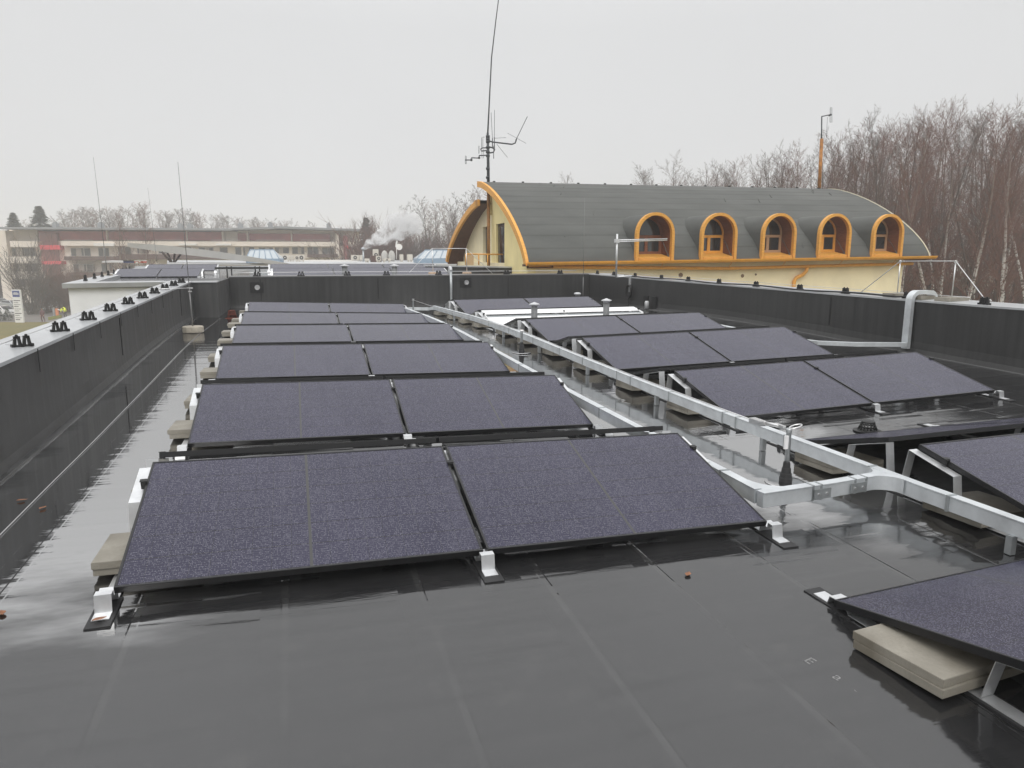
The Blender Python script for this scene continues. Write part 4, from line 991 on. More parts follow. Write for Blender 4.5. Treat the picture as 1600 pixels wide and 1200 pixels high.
# balcony rail by the gable
rl = empty('balcony_rail', at(730, 412, 28.5), 'orange timber balcony rail with a boarded gate in front of the gable doors', 'railing')
b = MB(); P = lambda px, py: tuple(at(px, py, 28.2+(px-728)*.004))
b.tube([P(728, 397), P(787, 397.5)], .03, 6)
for px in (728, 748, 762): b.tube([P(px, 397), P(px, 414)], .028, 6)
b.build('rail', M_ORAD, rl)
b = MB()
for i in range(5):
    x0 = 728.5+i*2.4; p0, p1 = P(x0, 398.5), P(x0+2.1, 398.5); q0, q1 = P(x0, 414), P(x0+2.1, 414)
    b.hexa([q0, q1, (q1[0], q1[1]+.03, q1[2]), (q0[0], q0[1]+.03, q0[2]), p0, p1, (p1[0], p1[1]+.03, p1[2]), (p0[0], p0[1]+.03, p0[2])])
b.build('gate_boards', mat('pale gate boards', (.55, .38, .2), .6), rl)
# radio mast at the left gable
M_MAST = mat('dark mast steel', (.05, .055, .06), .5, .3)
am = empty('antenna_mast', BP(.3, HW, 0), 'tall radio mast with whip and dipole antennas at the left end of the barrel roof', 'antenna')
DM = float((np.array(BP(.3, HW, 3))-CAM) @ CF)
A = lambda px, py, dd=0: tuple(at(px, py, DM+dd))
b = MB(); b.tube([A(763.5, 415), A(763.2, 300)], .07, 8); b.build('lower_pole', mat('rusty painted pole', (.30, .14, .035), .6, noise=(5, .4)), am)
b = MB(); b.tube([A(763.2, 300), A(762.6, 240), A(762, 208)], [.065, .06, .05], 8)
for y in (212, 216, 220, 229, 236, 242, 262, 276): b.tube([A(762.3, y), A(762.3, y+3)], .085, 8)
b.build('mast_tube', M_MAST, am)
b = MB(); b.tube([A(762, 210), A(764, 170), A(768, 90), A(775, 30), A(784, -40)], [.035, .03, .026, .022, .018], 6); b.build('whip_antenna', M_MAST, am)
def wires(nm, *ls):
    b = MB()
    for r_, *pp in ls: b.tube([A(*p) for p in pp], r_, 5)
    b.build(nm, M_MAST, am)
wires('side_arm', (.03, (763, 220), (770, 222), (800, 225.5), (805, 223.5), (807, 217)), (.014, (807, 217), (824, 182)), (.007, (793, 208), (822, 224)), (.008, (776, 225), (793, 246)), (.007, (772, 216), (791, 215)))
wires('whip_pair', (.02, (769.6, 232), (769.4, 216)), (.010, (769.4, 216), (767.4, 176)), (.02, (772.5, 234), (772.4, 214)), (.010, (772.4, 214), (772.8, 172)))
wires('antenna_arm', (.03, (762, 229), (770, 231), (773, 234), (771, 238), (762, 239.5)), (.025, (762, 231), (754, 231), (751, 233), (752, 236), (762, 235)), (.014, (771.3, 228), (771.3, 248)), (.014, (748.3, 228), (748.3, 240)))
wires('dipole_boom', (.024, (761, 242.5), (748.6, 243)), (.024, (748.6, 243), (748.6, 247), (736.5, 246.5), (736.5, 250), (726.5, 250)), (.045, (748.6, 245), (748.6, 248)), (.045, (736.5, 248), (736.5, 251.5)), (.010, (727, 243), (727, 256)), (.010, (728.6, 244), (728.6, 256), (727, 256)), (.010, (752.5, 232), (752.5, 215), (757, 214)), (.010, (754.5, 232), (754.5, 216)), (.008, (753, 233), (753, 247), (755.5, 247), (755.5, 233)))
am2 = empty('antenna_mast', BP(LEN-.6, HW, RISE), 'rusty orange pole with a folded dipole at the right end of the barrel roof', 'antenna')
DM = float((np.array(BP(LEN-.6, HW, 3))-CAM) @ CF)
b = MB(); b.tube([A(1280, 294), A(1284, 217)], .08, 8); b.build('pole', mat('rusted orange pole', (.36, .15, .03), .7, noise=(4, .5)), am2)
b = MB()
for r_, *pp in ((.03, (1283.6, 222), (1284, 182)), (.025, (1284, 182), (1298, 179)), (.05, (1295, 180.5), (1298.5, 179)), (.012, (1297, 180), (1297, 191), (1299.8, 191), (1299.8, 168), (1297.2, 168), (1297.2, 178)), (.007, (1293, 183), (1291, 215))): b.tube([A(*p) for p in pp], r_, 6)
b.build('dipole', M_MAST, am2)
# ------------------------------------------------------------------ ground, roads
GZ = -6.95
def ground_mat():
    k = NT('winter grass'); a = k.noise(.12, 5, .6); c_ = k.noise(3, 4, .7)
    c = k.mix(k.ramp(a, .35, .65), (.16, .125, .028), (.105, .10, .030)); c = k.mix(k.ramp(c_, .4, .75, 0, .6), c, (.22, .16, .05)); k.col(c); k.b.inputs['Roughness'].default_value = .95
    return k.m
M_GRASS = ground_mat()
b = MB(); b.quad((-900, -300, GZ), (900, -300, GZ), (900, 1200, GZ), (-900, 1200, GZ)); tag(b.build('ground', M_GRASS), kind='structure')
M_ASPH = mat('damp asphalt', (.16, .145, .135), .55, noise=(.5, .2))
p = [at_z(-60, 503.5, GZ), at_z(80, 503.5, GZ), at_z(128, 492, GZ), at_z(150, 470, GZ), at_z(-120, 470, GZ)]
b = MB(); b.add([(q_[0], q_[1], GZ+.02) for q_ in p], [tuple(range(5))]); tag(b.build('parking_lot', M_ASPH), kind='structure')

# ------------------------------------------------------------------ apartment block
FA, FB = np.array([-47.97, 148.82]), np.array([14.0, 138.13])
fU = np.append((FB-FA)/np.linalg.norm(FB-FA), 0); fN = np.array([fU[1], -fU[0], 0])      # fN points to the viewer
FO = np.append(FA, 0)
def fac(px, py, dep=0.0):
    v = ray(px, py); o = FO+fN*dep; t = ((o-CAM) @ fN)/(v @ fN); p_ = CAM+v*t; return float((p_-o) @ fU), float(p_[2])
def FP(u, z, dep): return tuple(FO+fU*u+fN*dep+np.array([0, 0, z]))
def fbox(b, u0, u1, z0, z1, d0, d1):
    b.hexa([FP(u0, z0, d1), FP(u1, z0, d1), FP(u1, z0, d0), FP(u0, z0, d0), FP(u0, z1, d1), FP(u1, z1, d1), FP(u1, z1, d0), FP(u0, z1, d0)])
def fpart(nm, m_, *rs):
    for r_ in rs: b = MB(); frect(b, *r_); b.build(nm, m_, AP)
def frect(b, x0, y0, x1, y1, d0, d1):
    u0, z1 = fac(x0, y0, d1); u1, z0 = fac(x1, y1, d1); fbox(b, u0, u1, z0, z1, d0, d1)
M_ACR = mat('warm off-white render', (.82, .74, .65), .9, noise=(.3, .1)); M_AGR = mat('grey render', (.46, .43, .41), .9, noise=(.3, .1))
M_RED = mat('dull red cladding', (.46, .13, .13), .6, noise=(.4, .2)); M_REDL = mat('bright red panel', (.70, .06, .08), .55)
M_BRN = mat('brown balcony board', (.10, .055, .045), .7); M_ROOFG = mat('grey roof sheet', (.26, .27, .28), .5)
M_DK = mat('dull window glass', (.07, .07, .065), .2, spec=.6); M_CURT = mat('pale curtain', (.42, .38, .34), .9); M_WHT = mat('white awning', (.78, .76, .72), .7)
AP = empty('apartment_building', FP(30, GZ, -6), 'long cream apartment block with dull red top storey and thin grey roof', 'building')
fpart('wall', M_ACR, (14, 376, 537, 560, -12, -1.6), (14, 359, 60, 378, -12, -2.4), (330, 359, 540, 378, -12, -3.0), (60, 365, 335, 378, -12, -3.2), (8, 360, 17, 560, -12, .2), (100, 383, 537, 404, -2, -.9), (537, 359, 563, 560, -12, -1.7))
b = MB(); frect(b, 524, 366, 537, 560, -12, .4); b.build('stair_tower', M_ACR, AP)
fpart('balcony_front', M_ACR, (95, 376.5, 524, 385, -1.7, .5), (15, 376.5, 59, 386, -1.7, .6), (15, 401, 61, 411, -1.7, .6), (18, 425, 64, 435, -1.7, .6), (544, 377, 563, 386, -1.7, .6), (545, 395, 563, 403, -1.7, .6))
fpart('red_cladding', M_RED, (60, 361, 348, 376, -3.4, -2.2), (371, 364.5, 385, 376, -3, -2.6), (388, 365, 455, 376, -3, -2.6), (456, 365.5, 516, 377, -3, -2.4))
fpart('pillar', M_ACR, (165, 360, 168.5, 377, -3, -1.6), (346, 360, 350, 377, -3, -1.6), (290, 360, 293, 377, -3, -1.8), (385, 361, 388, 377, -3, -1.6), (454, 361, 456.5, 377, -3, -1.6))
for x0, x1, y0, y1 in ((62, 94, 383, 390), (65, 96, 408, 413)):
    b = MB(); frect(b, x0, y0, x1, y1, -1.7, .3); b.build('red_band', M_REDL, AP)
b = MB(); frect(b, 60, 364, 96, 440, -3, -1.2); b.build('stair_glazing', mat('reddish stair glazing', (.30, .12, .11), .3), AP)
b = MB(); frect(b, 536, 368, 544, 405, -3, -.2); b.build('red_stair', M_RED, AP)
b = MB(); frect(b, 538, 384, 548, 389, -2, .2); b.build('red_band', M_REDL, AP)
fpart('balcony_board', M_BRN, (100, 400.5, 185, 407, -1.7, .7), (108, 426, 215, 433, -1.7, .7), (185, 397, 350, 405, -1.7, .6), (480, 397, 528, 402, -1.7, .6))
for x0, x1, y0, y1 in ((110, 142, 387.5, 400), (153, 171, 387, 400.5), (184, 205, 386, 398), (214, 232, 387, 396), (247, 262, 387, 396), (284, 299, 386, 390.5), (310, 334, 386.5, 394.5), (343, 356, 386.5, 397), (367, 378, 386, 401), (379, 398, 386, 400), (404, 427, 386.5, 392), (429, 452, 386.5, 396), (456, 476, 386, 397), (480, 498, 386, 399), (503, 522, 387, 397), (114, 146, 412.5, 424.5), (158, 176, 412, 425), (190, 210, 413, 424), (20, 56, 387, 400), (24, 60, 412, 424), (28, 62, 436, 448)):
    b = MB(); frect(b, x0, y0, x1, y1, -1.6, -.84 if x0 > 99 else -1.45); f_ = b.build('window', M_AGR, AP)
    n = max(1, int((x1-x0)/9)); b = MB()
    for i in range(n):
        a0 = x0+.7+(x1-x0-.7)*i/n; a1 = x0+(x1-x0-.7)*(i+1)/n; frect(b, a0, y0+.8, a1, y1-.4, -1.2, -.80 if x0 > 99 else -1.40)
    b.build('pane', M_DK, f_)
    if (x1-x0) > 17 and rnd.random() < .6:
        b = MB(); a0 = x0+(x1-x0)*rnd.uniform(.1, .5); frect(b, a0, y0+1, a0+(x1-x0)*.3, y1-.6, -1, -.77 if x0 > 99 else -1.37); b.build('curtain', M_CURT, f_)
for x0, x1, y0, y1 in ((146, 178, 380, 384.5), (279, 307, 380.5, 383.5), (337, 361, 380.5, 383.5)):
    b = MB(); frect(b, x0, y0, x1, y1, -.8, 1.0); b.build('awning', M_WHT, AP)
def roofpiece(x0, x1, y0, y1, th=4.5):
    b = MB(); u0, z0 = fac(x0, y0, 1.8); u1, z1 = fac(x1, y1, 1.8); t = th/1107*130
    b.hexa([FP(u0, z0-t*.7, 1.8), FP(u1, z1-t*.7, 1.8), FP(u1, z1-t*.7, -13), FP(u0, z0-t*.7, -13), FP(u0, z0, 1.8), FP(u1, z1, 1.8), FP(u1, z1+.55, -13), FP(u0, z0+.55, -13)]); b.build('roof', M_ROOFG, AP)
roofpiece(-2, 362, 354.5, 357); roofpiece(362, 430, 356, 354.5); roofpiece(428, 565, 353.5, 358)
for x, y in ((84, 350), (155, 350), (280, 352), (295, 352), (374, 351), (421, 350), (513, 351)): b = MB(); frect(b, x-3, y-1.5, x+3.5, y+5, -9, -7.5); frect(b, x-1, y-3.5, x+2, y+2, -9, -8); b.build('roof_vent', M_ROOFG, AP)
for px in (100, 170, 240, 330, 400, 470): b = MB(); frect(b, px, 374.6, px+45, 375.4, .3, .4); b.build('balcony_rail', M_AGR, AP)

# ------------------------------------------------------------------ low hall with plant on its roof, canopy, skylights
M_LROOF = mat('pale wet roof sheet', (.50, .51, .52), .3, noise=(.3, .2))
LB = empty('low_hall', (0, 60, GZ), 'long low hall with pale flat roof behind the neighbouring roof', 'building')
zt = 1.02; l0, l1 = at(262, 414, 47), at(712, 414, 47); m0, m1 = at(262, 409, 84), at(712, 409, 84)
b = MB(); b.hexa([(l0[0], l0[1], GZ), (l1[0], l1[1], GZ), (m1[0], m1[1], GZ), (m0[0], m0[1], GZ), (l0[0], l0[1], zt), (l1[0], l1[1], zt), (m1[0], m1[1], zt), (m0[0], m0[1], zt)]); b.build('wall', M_ACR, LB)
b = MB(); b.hexa([(l0[0], l0[1]-.3, zt), (l1[0], l1[1]-.3, zt), (m1[0], m1[1], zt), (m0[0], m0[1], zt), (l0[0], l0[1]-.3, zt+.10), (l1[0], l1[1]-.3, zt+.10), (m1[0], m1[1], zt+.10), (m0[0], m0[1], zt+.10)]); b.build('roof', M_LROOF, LB)
for px0, px1, py, d_ in ((380, 560, 407.5, 66), (455, 552, 406, 75), (640, 700, 408, 64)):
    a, c = at(px0, py, d_), at(px1, py, d_); b = MB(); b.hexa([(a[0], a[1], zt+.1), (c[0], c[1], zt+.1), (c[0], c[1]+.5, zt+.1), (a[0], a[1]+.5, zt+.1), (a[0], a[1], a[2]), (c[0], c[1], c[2]), (c[0], c[1]+.5, c[2]), (a[0], a[1]+.5, a[2])]); b.build('roof_upstand', M_WHT, LB)
M_CANO = mat('grey canopy sheet', (.36, .355, .34), .55, noise=(.4, .12)); M_CANU = mat('canopy edge', (.27, .265, .25), .6)
cn = empty('canopy', at(265, 412, 50), 'long sloping grey canopy roof carried on dark V-shaped struts', 'canopy')
top = [(199, 379.5, 58), (235, 381.5, 56), (270, 384.5, 54), (330, 391.5, 50), (380, 399, 47), (420, 406, 45), (446, 411, 44)]; bot = [(200, 386), (235, 391), (270, 396), (330, 402.5), (380, 408), (420, 412), (446, 414)]
b = MB(); rows = []
for (x, y, d_), (x2, y2) in zip(top, bot):
    a = at(x, y, d_); c = at(x2, y2, d_-.0); k_ = at(x, y, d_); rows.append([tuple(c), tuple(a), (a[0]+.5, a[1]+3, a[2]-.12), (c[0]+.5, c[1]+3, a[2]-.4)])
V = [p_ for r_ in rows for p_ in r_]; F = []
for i in range(len(rows)-1):
    for k in range(4): F.append((4*i+k, 4*i+(k+1) % 4, 4*i+4+(k+1) % 4, 4*i+4+k))
F += [(0, 1, 2, 3), (4*len(rows)-1, 4*len(rows)-2, 4*len(rows)-3, 4*len(rows)-4)]
b.add(V, F); b.build('roof', M_CANO, cn)
M_STRUT = mat('dark strut', (.05, .035, .03), .6)
for x, y in ((250, 393.5), (259, 395.5), (270.5, 396.5), (280, 397.5)): b = MB(); b.tube([tuple(at(267 if x < 265 else 268.5, 412.5, 54)+np.array([0, .8, 0])), tuple(at(x, y, 54)+np.array([0, .8, 0]))], .075, 6); b.build('strut', M_STRUT, cn)
M_SKYG = mat('blue-white skylight glass', (.40, .45, .48), .2, spec=.5); M_SKYB = mat('pale blue frame', (.24, .32, .40), .5)
def skylight(lb, base, ridge, d_, dep):
    (x0, y0), (x1, y1) = base; (rx0, ry0), (rx1, ry1) = ridge
    a, c = at(x0, y0, d_), at(x1, y1, d_); e, f_ = at(rx0, ry0, d_+dep/2), at(rx1, ry1, d_+dep/2); a2, c2 = a+np.array([0.3, dep, 0]), c+np.array([.3, dep, 0]); a2[2] = a[2]; c2[2] = c[2]
    root = empty('skylight', (a+c)/2, lb, 'skylight', 'glass roof lanterns')
    b = MB(); b.add([a, c, c2, a2, e, f_], [(0, 1, 5, 4), (1, 2, 5), (2, 3, 4, 5), (3, 0, 4)]); b.build('glazing', M_SKYG, root)
    b = MB(); b.hexa([a-[0, 0, .5], c-[0, 0, .5], c2-[0, 0, .5], a2-[0, 0, .5], a, c, c2, a2]); b.build('kerb', M_SKYB, root)
    b = MB()
    for t in np.linspace(0, 1, 6): b.tube([tuple(a+(c-a)*t), tuple(e+(f_-e)*t)], .035, 5)
    b.tube([tuple(e), tuple(f_)], .05, 5); b.build('glazing_bar', M_SKYB, root)
skylight('pale blue hipped glass roof lantern at the foot of the sloping canopy', ((384, 404), (436, 404)), ((391, 390.5), (428, 390.5)), 52, 3)
skylight('pale blue gabled glass roof lantern beside the yellow building', ((652, 404), (712, 403)), ((664, 391), (712, 391)), 50, 3.5)
M_AC = mat('beige machine casing', (.60, .56, .49), .6); M_FAN = mat('dark fan grille', (.06, .06, .06), .6)
def ac(px, py0, py1, wpx, d_, lb, fan=True, z=None):
    p0 = at(px-wpx/2, py1, d_); w_ = wpx/FPX*d_; h_c = (py1-py0)/FPX*d_; zb = zt+.10; zt2 = p0[2]+h_c
    root = empty('ac_unit', (p0[0]+w_/2, p0[1], zb), lb, 'AC unit', 'machines on the hall roof')
    b = MB(); b.box(p0[0], p0[0]+w_, p0[1], p0[1]+.5, zb+.12, zt2); b.box(p0[0]+.05, p0[0]+.15, p0[1], p0[1]+.5, zb, zb+.12); b.box(p0[0]+w_-.15, p0[0]+w_-.05, p0[1], p0[1]+.5, zb, zb+.12); b.build('casing', M_AC, root, bevel=.02)
    if fan:
        r_ = min(w_, zt2-zb-.12)*.36; cx, cz = p0[0]+w_*.5, (zt2+zb+.12)/2
        b = MB(); b.lathe([(r_, 0), (r_, .03), (r_*.8, .04)], (cx, p0[1]+.005, cz), 18, axis=(0, -1, 0)); b.build('fan_grille', M_FAN, root)
        b = MB(); b.lathe([(r_*.35, 0), (r_*.35, .03)], (cx, p0[1]-.04, cz), 12, axis=(0, -1, 0)); b.build('fan_hub', M_AC, root)
for a_ in ((445, 398.5, 406, 13, 62, 'boxy brown machine, leftmost on the hall roof', True), (456, 399, 406, 7, 63, 'narrow beige machine beside the leftmost one on the hall roof', False), (464, 399, 406, 6, 62, 'small beige fan machine in the left group on the hall roof', True), (471, 398.5, 406, 9, 62, 'square beige fan machine at the right of the left group on the hall roof', True),
           (555, 398.5, 405, 12, 66, 'wide beige fan machine in front of the red stair of the apartment block', True), (565, 398.5, 405, 6, 66, 'narrow machine beside the wide one near the smoking chimney', False), (587.5, 389.5, 400, 8, 60, 'tall fan machine standing highest on the hall roof', True), (592, 400, 410, 7, 56, 'small fan machine below the tallest one', True), (605, 404, 411, 12, 56, 'wide beige fan machine right of the tallest one', True), (574, 404, 411, 7, 56, 'small beige box left of the tallest machine', False), (628, 397.5, 405, 5, 62, 'left square duct box on the white stand', False), (641, 397.5, 405, 8, 62, 'right square duct box on the white stand', False)): ac(*a_)
b = MB(); p0, p1 = at(580, 399.5, 58), at(596, 399.5, 58); b.hexa([(p0[0], p0[1], p0[2]-.5), (p1[0], p1[1], p0[2]-.5), (p1[0], p1[1]+.8, p0[2]-.5), (p0[0], p0[1]+.8, p0[2]-.5), tuple(p0), tuple(p1), (p1[0], p1[1]+.8, p1[2]), (p0[0], p0[1]+.8, p0[2])]); b.box(p0[0], p1[0], p0[1]+.1, p0[1]+.7, zt+.1, p0[2]-.45); tag(b.build('machine_plinth', M_BRN), 'dark stand under the tallest machine on the hall roof', 'stand')
ch = empty('chimney', (*at(568, 408, 64)[:2], zt), 'slim steel chimney giving off white steam', 'chimney')
b = MB(); b.tube([tuple(at(568, 412, 64)), tuple(at(567.5, 390, 64))], .09, 10); b.build('flue', M_ALUD, ch)
b = MB(); b.lathe([(.2, 0), (.22, .06), (.05, .2)], tuple(at(567.5, 389.5, 64)), 12); b.build('cowl', M_ALUD, ch)
for px, lb in ((601, 'left pale domed vent on the hall roof'), (612, 'right pale domed vent on the hall roof')):
    p0 = at(px, 400, 68); ro = empty('roof_dome', (p0[0], p0[1], zt+.1), lb, 'roof vent', 'pale domes on the hall roof'); b = MB(); r_ = 5.3/FPX*68
    b.lathe([(r_*.8, 0), (r_*.95, (p0[2]-zt-.1)*.6), (r_, p0[2]-zt-.1), (r_*.9, p0[2]-zt+.1), (r_*.6, p0[2]-zt+.32), (r_*.15, p0[2]-zt+.42)], (p0[0], p0[1], zt+.1), 16, True); b.build('dome', mat('translucent pale dome', (.6, .58, .54), .5), ro)
p0 = at(617, 394, 66); b = MB(); b.tube([tuple(at(619.5, 405, 66)), tuple(at(619.5, 386, 66))], .03, 6); b.prism([tuple(at(618.2, 386, 66)), tuple(at(620.8, 386, 66)), tuple(at(621.2, 377, 66)), tuple(at(620, 375.5, 66)), tuple(at(618.8, 379, 66))], (0, 0, 0), (0, .25, 0)); b.lathe([(.05, -.02), (.28, .0), (.3, .05), (.1, .1)], tuple(at(623.5, 386, 66)), 16, axis=(0, -1, .2)); b.tube([tuple(at(619.5, 390, 66)), tuple(at(623.5, 386, 66))], .03, 5); tag(b.build('aerial_post', M_WHT), 'white aerial and small dish on a post behind the domed vents', 'aerial')
# coloured boxes beside the canopy
for x0, x1, c_, lb in ((193.5, 209.5, (.05, .07, .20), 'dark blue container box left of the sloping canopy'), (210.5, 224, (.66, .14, .10), 'red and white container box left of the sloping canopy')):
    a, c = at(x0, 417, 60), at(x1, 417, 60); z1 = at(x0, 408, 60)[2]; ro = empty('container_box', tuple((a+c)/2), lb, 'container', 'containers by the canopy')
    b = MB(); b.box(a[0], c[0], a[1], a[1]+1.5, zt, z1)
    for i in range(6): xx = a[0]+(c[0]-a[0])*(i+.3)/6; b.box(xx, xx+.05, a[1]-.04, a[1], zt+.05, z1-.05)
    b.build('body', mat('container paint', c_, .5), ro)
    b = MB(); b.box(a[0]-.02, c[0]+.02, a[1]-.06, a[1]+1.5, z1, z1+.06)
    if c_[0] > .5: b.box(a[0]+.1, a[0]+.3, a[1]-.05, a[1]-.041, zt+.1, z1-.2); b.box(c[0]-.35, c[0]-.2, a[1]-.05, a[1]-.041, zt+.2, z1-.1)
    b.build('roof', M_WHT if c_[0] > .5 else M_BLK, ro)
a, c = at(160, 416, 62), at(194, 414, 62); b = MB(); b.hexa([(a[0], a[1], zt), (c[0], c[1], zt), (c[0], c[1]+4, zt), (a[0], a[1]+4, zt), tuple(at(159, 408, 62)), tuple(at(194, 409, 62)), (c[0], c[1]+4, at(194, 408, 62)[2]), (a[0], a[1]+4, at(159, 407, 62)[2])]); tag(b.build('roof_shed', M_CANO), 'flat grey shed roof left of the blue container box', 'shed')

# ------------------------------------------------------------------ street corner at the far left
def gnd(px, py): p_ = at_z(px, py, GZ); return p_
sp = gnd(30.5, 504); D_ = float((sp-CAM) @ CF); pxm = D_/FPX
sg = empty('sign_pylon', tuple(sp), 'tall white sign pylon with a blue panel on top beside the parking lot', 'sign')
fwd = np.array([CF[0], CF[1], 0]); fwd /= np.linalg.norm(fwd); rt_ = np.array([fwd[1], -fwd[0], 0])
def SG(b, x0, x1, z0, z1, dn): 
    o = sp-fwd*dn; P = [o+rt_*x0, o+rt_*x1, o+rt_*x1+fwd*dn*1.0, o+rt_*x0+fwd*dn*1.0]
    b.hexa([tuple(p_+np.array([0, 0, z0])) for p_ in P]+[tuple(p_+np.array([0, 0, z1])) for p_ in P])
wS, hS = 13*pxm, 51*pxm
b = MB(); SG(b, -wS/2, wS/2, 0, hS, .001); o_ = sp+fwd*.25; 
b.hexa([tuple(sp+rt_*s_x+n_*fwd*.25+np.array([0, 0, z])) for z in (0, hS) for s_x, n_ in ((-wS/2, 0), (wS/2, 0), (wS/2, 1), (-wS/2, 1))]); b.build('pylon_body', mat('white sign face', (.80, .80, .79), .5), sg)
b = MB(); SG(b, -wS*.42, wS*.42, hS*.78, hS*.97, .03); b.build('blue_panel', mat('blue sign panel', (.035, .06, .24), .5), sg)
b = MB(); SG(b, -wS*.33, wS*.33, hS*.855, hS*.885, .04); SG(b, -wS*.25, wS*.2, hS*.90, hS*.915, .04); b.build('lettering', M_WHT, sg)
b = MB()
for i, zz in enumerate((.66, .60, .54, .48, .41, .35, .27, .21, .14, .08)):
    SG(b, -wS*.40, wS*(.12 if i % 2 else .38), hS*zz, hS*(zz+(.012 if i % 3 else .022)), .02)
b.build('lettering', mat('dark sign letters', (.06, .06, .06), .6), sg)
pp = gnd(67.5, 488); D_ = float((pp-CAM) @ CF); pxm = D_/FPX
rs = empty('road_sign', tuple(pp), 'round grey back of a road sign on a thin pole', 'road sign')
b = MB(); b.tube([tuple(pp), tuple(pp+np.array([0, 0, 31*pxm]))], .05, 8); b.build('pole', M_ALUD, rs)
b = MB(); b.lathe([(4.2*pxm, 0), (4.2*pxm, .04)], tuple(pp+np.array([0, 0, 31*pxm])-fwd*.05), 24, axis=tuple(-fwd)); b.build('disc', mat('grey sign back', (.36, .37, .38), .5), rs)
# low yellow-green board with pale letters
a = gnd(75.5, 500.5); c = gnd(96, 496.5); b = MB(); b.hexa([tuple(a), tuple(c), tuple(c+fwd*.1), tuple(a+fwd*.1)]+[tuple(p_+np.array([0, 0, .42])) for p_ in (a, c, c+fwd*.1, a+fwd*.1)])
gb = b.build('ground_sign', mat('yellow-green board', (.32, .32, .06), .6)); tag(gb, 'low yellow-green board with pale block letters beside the grass', 'sign')
b = MB()
for i in range(8):
    t = .08+i*.105; q_ = a+(c-a)*t-fwd*.03; r_ = a+(c-a)*(t+.075)-fwd*.03; b.hexa([tuple(q_+[0, 0, .12]), tuple(r_+[0, 0, .12]), tuple(r_+fwd*.025+[0, 0, .12]), tuple(q_+fwd*.025+[0, 0, .12]), tuple(q_+[0, 0, .32]), tuple(r_+[0, 0, .30]), tuple(r_+fwd*.025+[0, 0, .30]), tuple(q_+fwd*.025+[0, 0, .32])])
b.build('lettering', mat('pale letters', (.75, .73, .5), .6), gb)
# orange barrier post with boom
a = gnd(90, 493); D_ = float((a-CAM) @ CF); pxm = D_/FPX; br = empty('barrier', tuple(a), 'orange barrier post with a white boom across the entrance', 'barrier')
b = MB(); Tm = Matrix.Translation(tuple(a)); b.box(-2*pxm, 2*pxm, -.2, .2, 0, 11*pxm, Tm); b.build('post', mat('orange barrier paint', (.72, .25, .10), .5), br, bevel=.03)
b = MB(); b.box(-5.5*pxm, -3*pxm, -.2, .2, 0, 12.5*pxm, Tm); b.build('control_box', M_ALUD, br)
b = MB(); b.tube([tuple(a+np.array([.0, -.1, 10*pxm])), tuple(a+rt_*11*pxm+np.array([0, -.1, 6.5*pxm]))], .07, 6); b.build('boom', M_WHT, br)

# ------------------------------------------------------------------ parked cars
def car(px, py, rz, paint, lb):
    p_ = gnd(px, py); T = Matrix.Translation(tuple(p_)) @ Matrix.Rotation(rz, 4, 'Z')
    root = empty('parked_car', T, lb, 'car', 'cars parked at the far left')
    side = [(-2.05, .35), (-2.1, .62), (-2.0, .92), (-1.75, 1.02), (-1.35, 1.42), (-.6, 1.50), (.25, 1.46), (1.0, .98), (1.75, .84), (2.05, .66), (2.08, .38), (1.6, .28), (-1.6, .28)]
    b = MB(); V = []; n = len(side)
    for yy, k in ((-.86, .94), (-.80, 1), (.80, 1), (.86, .94)):
        for x, z in side:
            tap = 1 if z < 1.0 else 1-(z-1.0)*.42
            V.append(T @ Vector((x*(k if z > .5 else 1), yy*tap, z)))
    F = [tuple(range(n-1, -1, -1)), tuple(range(3*n, 4*n))]
    for i in range(3):
        for j in range(n): F.append((i*n+j, i*n+(j+1) % n, (i+1)*n+(j+1) % n, (i+1)*n+j))
    b.add(V, F); b.build('body', paint, root)
    b = MB()
    def q3(*pts): b.add([T @ Vector(p) for p in pts], [tuple(range(len(pts)))])
    q3((.34, -.62, 1.45), (.34, .62, 1.45), (.98, .75, 1.02), (.98, -.75, 1.02)); 
    q3((-1.41, .60, 1.40), (-1.41, -.60, 1.40), (-1.76, -.73, 1.06), (-1.76, .73, 1.06))
    for sg_ in (-1, 1): q3((-1.3, sg_*.745, 1.38), (.22, sg_*.735, 1.42), (.85, sg_*.845, 1.02), (-1.6, sg_*.845, 1.02))
    b.build('window', M_GLASS, root)
    for x in (-1.3, 1.3):
        for sg_ in (-1, 1):
            b = MB(); b.lathe([(.2, 0), (.31, 0), (.32, .05), (.32, .17), (.3, .2), (.18, .2)], tuple(T @ Vector((x, sg_*.72, .32))), 18, axis=tuple(T.to_3x3() @ Vector((0, sg_, 0)))); w_ = b.build('wheel', M_RUB, root)
            b = MB(); b.lathe([(.19, .18), (.17, .205), (.05, .21)], tuple(T @ Vector((x, sg_*.72, .32))), 12, axis=tuple(T.to_3x3() @ Vector((0, sg_, 0)))); b.build('rim', M_ALUD, w_)
    for sg_ in (-1, 1):
        b = MB(); b.box(1.86, 2.085, sg_*.62-.18, sg_*.62+.18, .62, .76, T); b.build('headlight', M_CAP, root)
    b = MB(); b.box(2.06, 2.10, -.26, .26, .42, .53, T); b.build('number_plate', M_WHT, root)
    b = MB(); b.box(2.055, 2.095, -.45, .45, .56, .66, T); b.build('grille', M_BLK, root)
    return root
P_DK = mat('dark grey car paint', (.10, .12, .12), .25, .2, coat=.8); P_WH = mat('white car paint', (.72, .72, .71), .3, coat=.8); P_GR = mat('silver car paint', (.38, .40, .42), .3, .3, coat=.8)
car(50, 489, R(-50), P_DK, 'dark grey hatchback parked right of the sign pylon'); car(6, 494, R(-30), P_WH, 'white car parked behind the cone shrubs')
car(1, 480, R(-40), P_GR, 'silver car at the left edge behind the white one'); car(21, 483, R(-40), P_GR, 'silver car parked just left of the sign pylon')
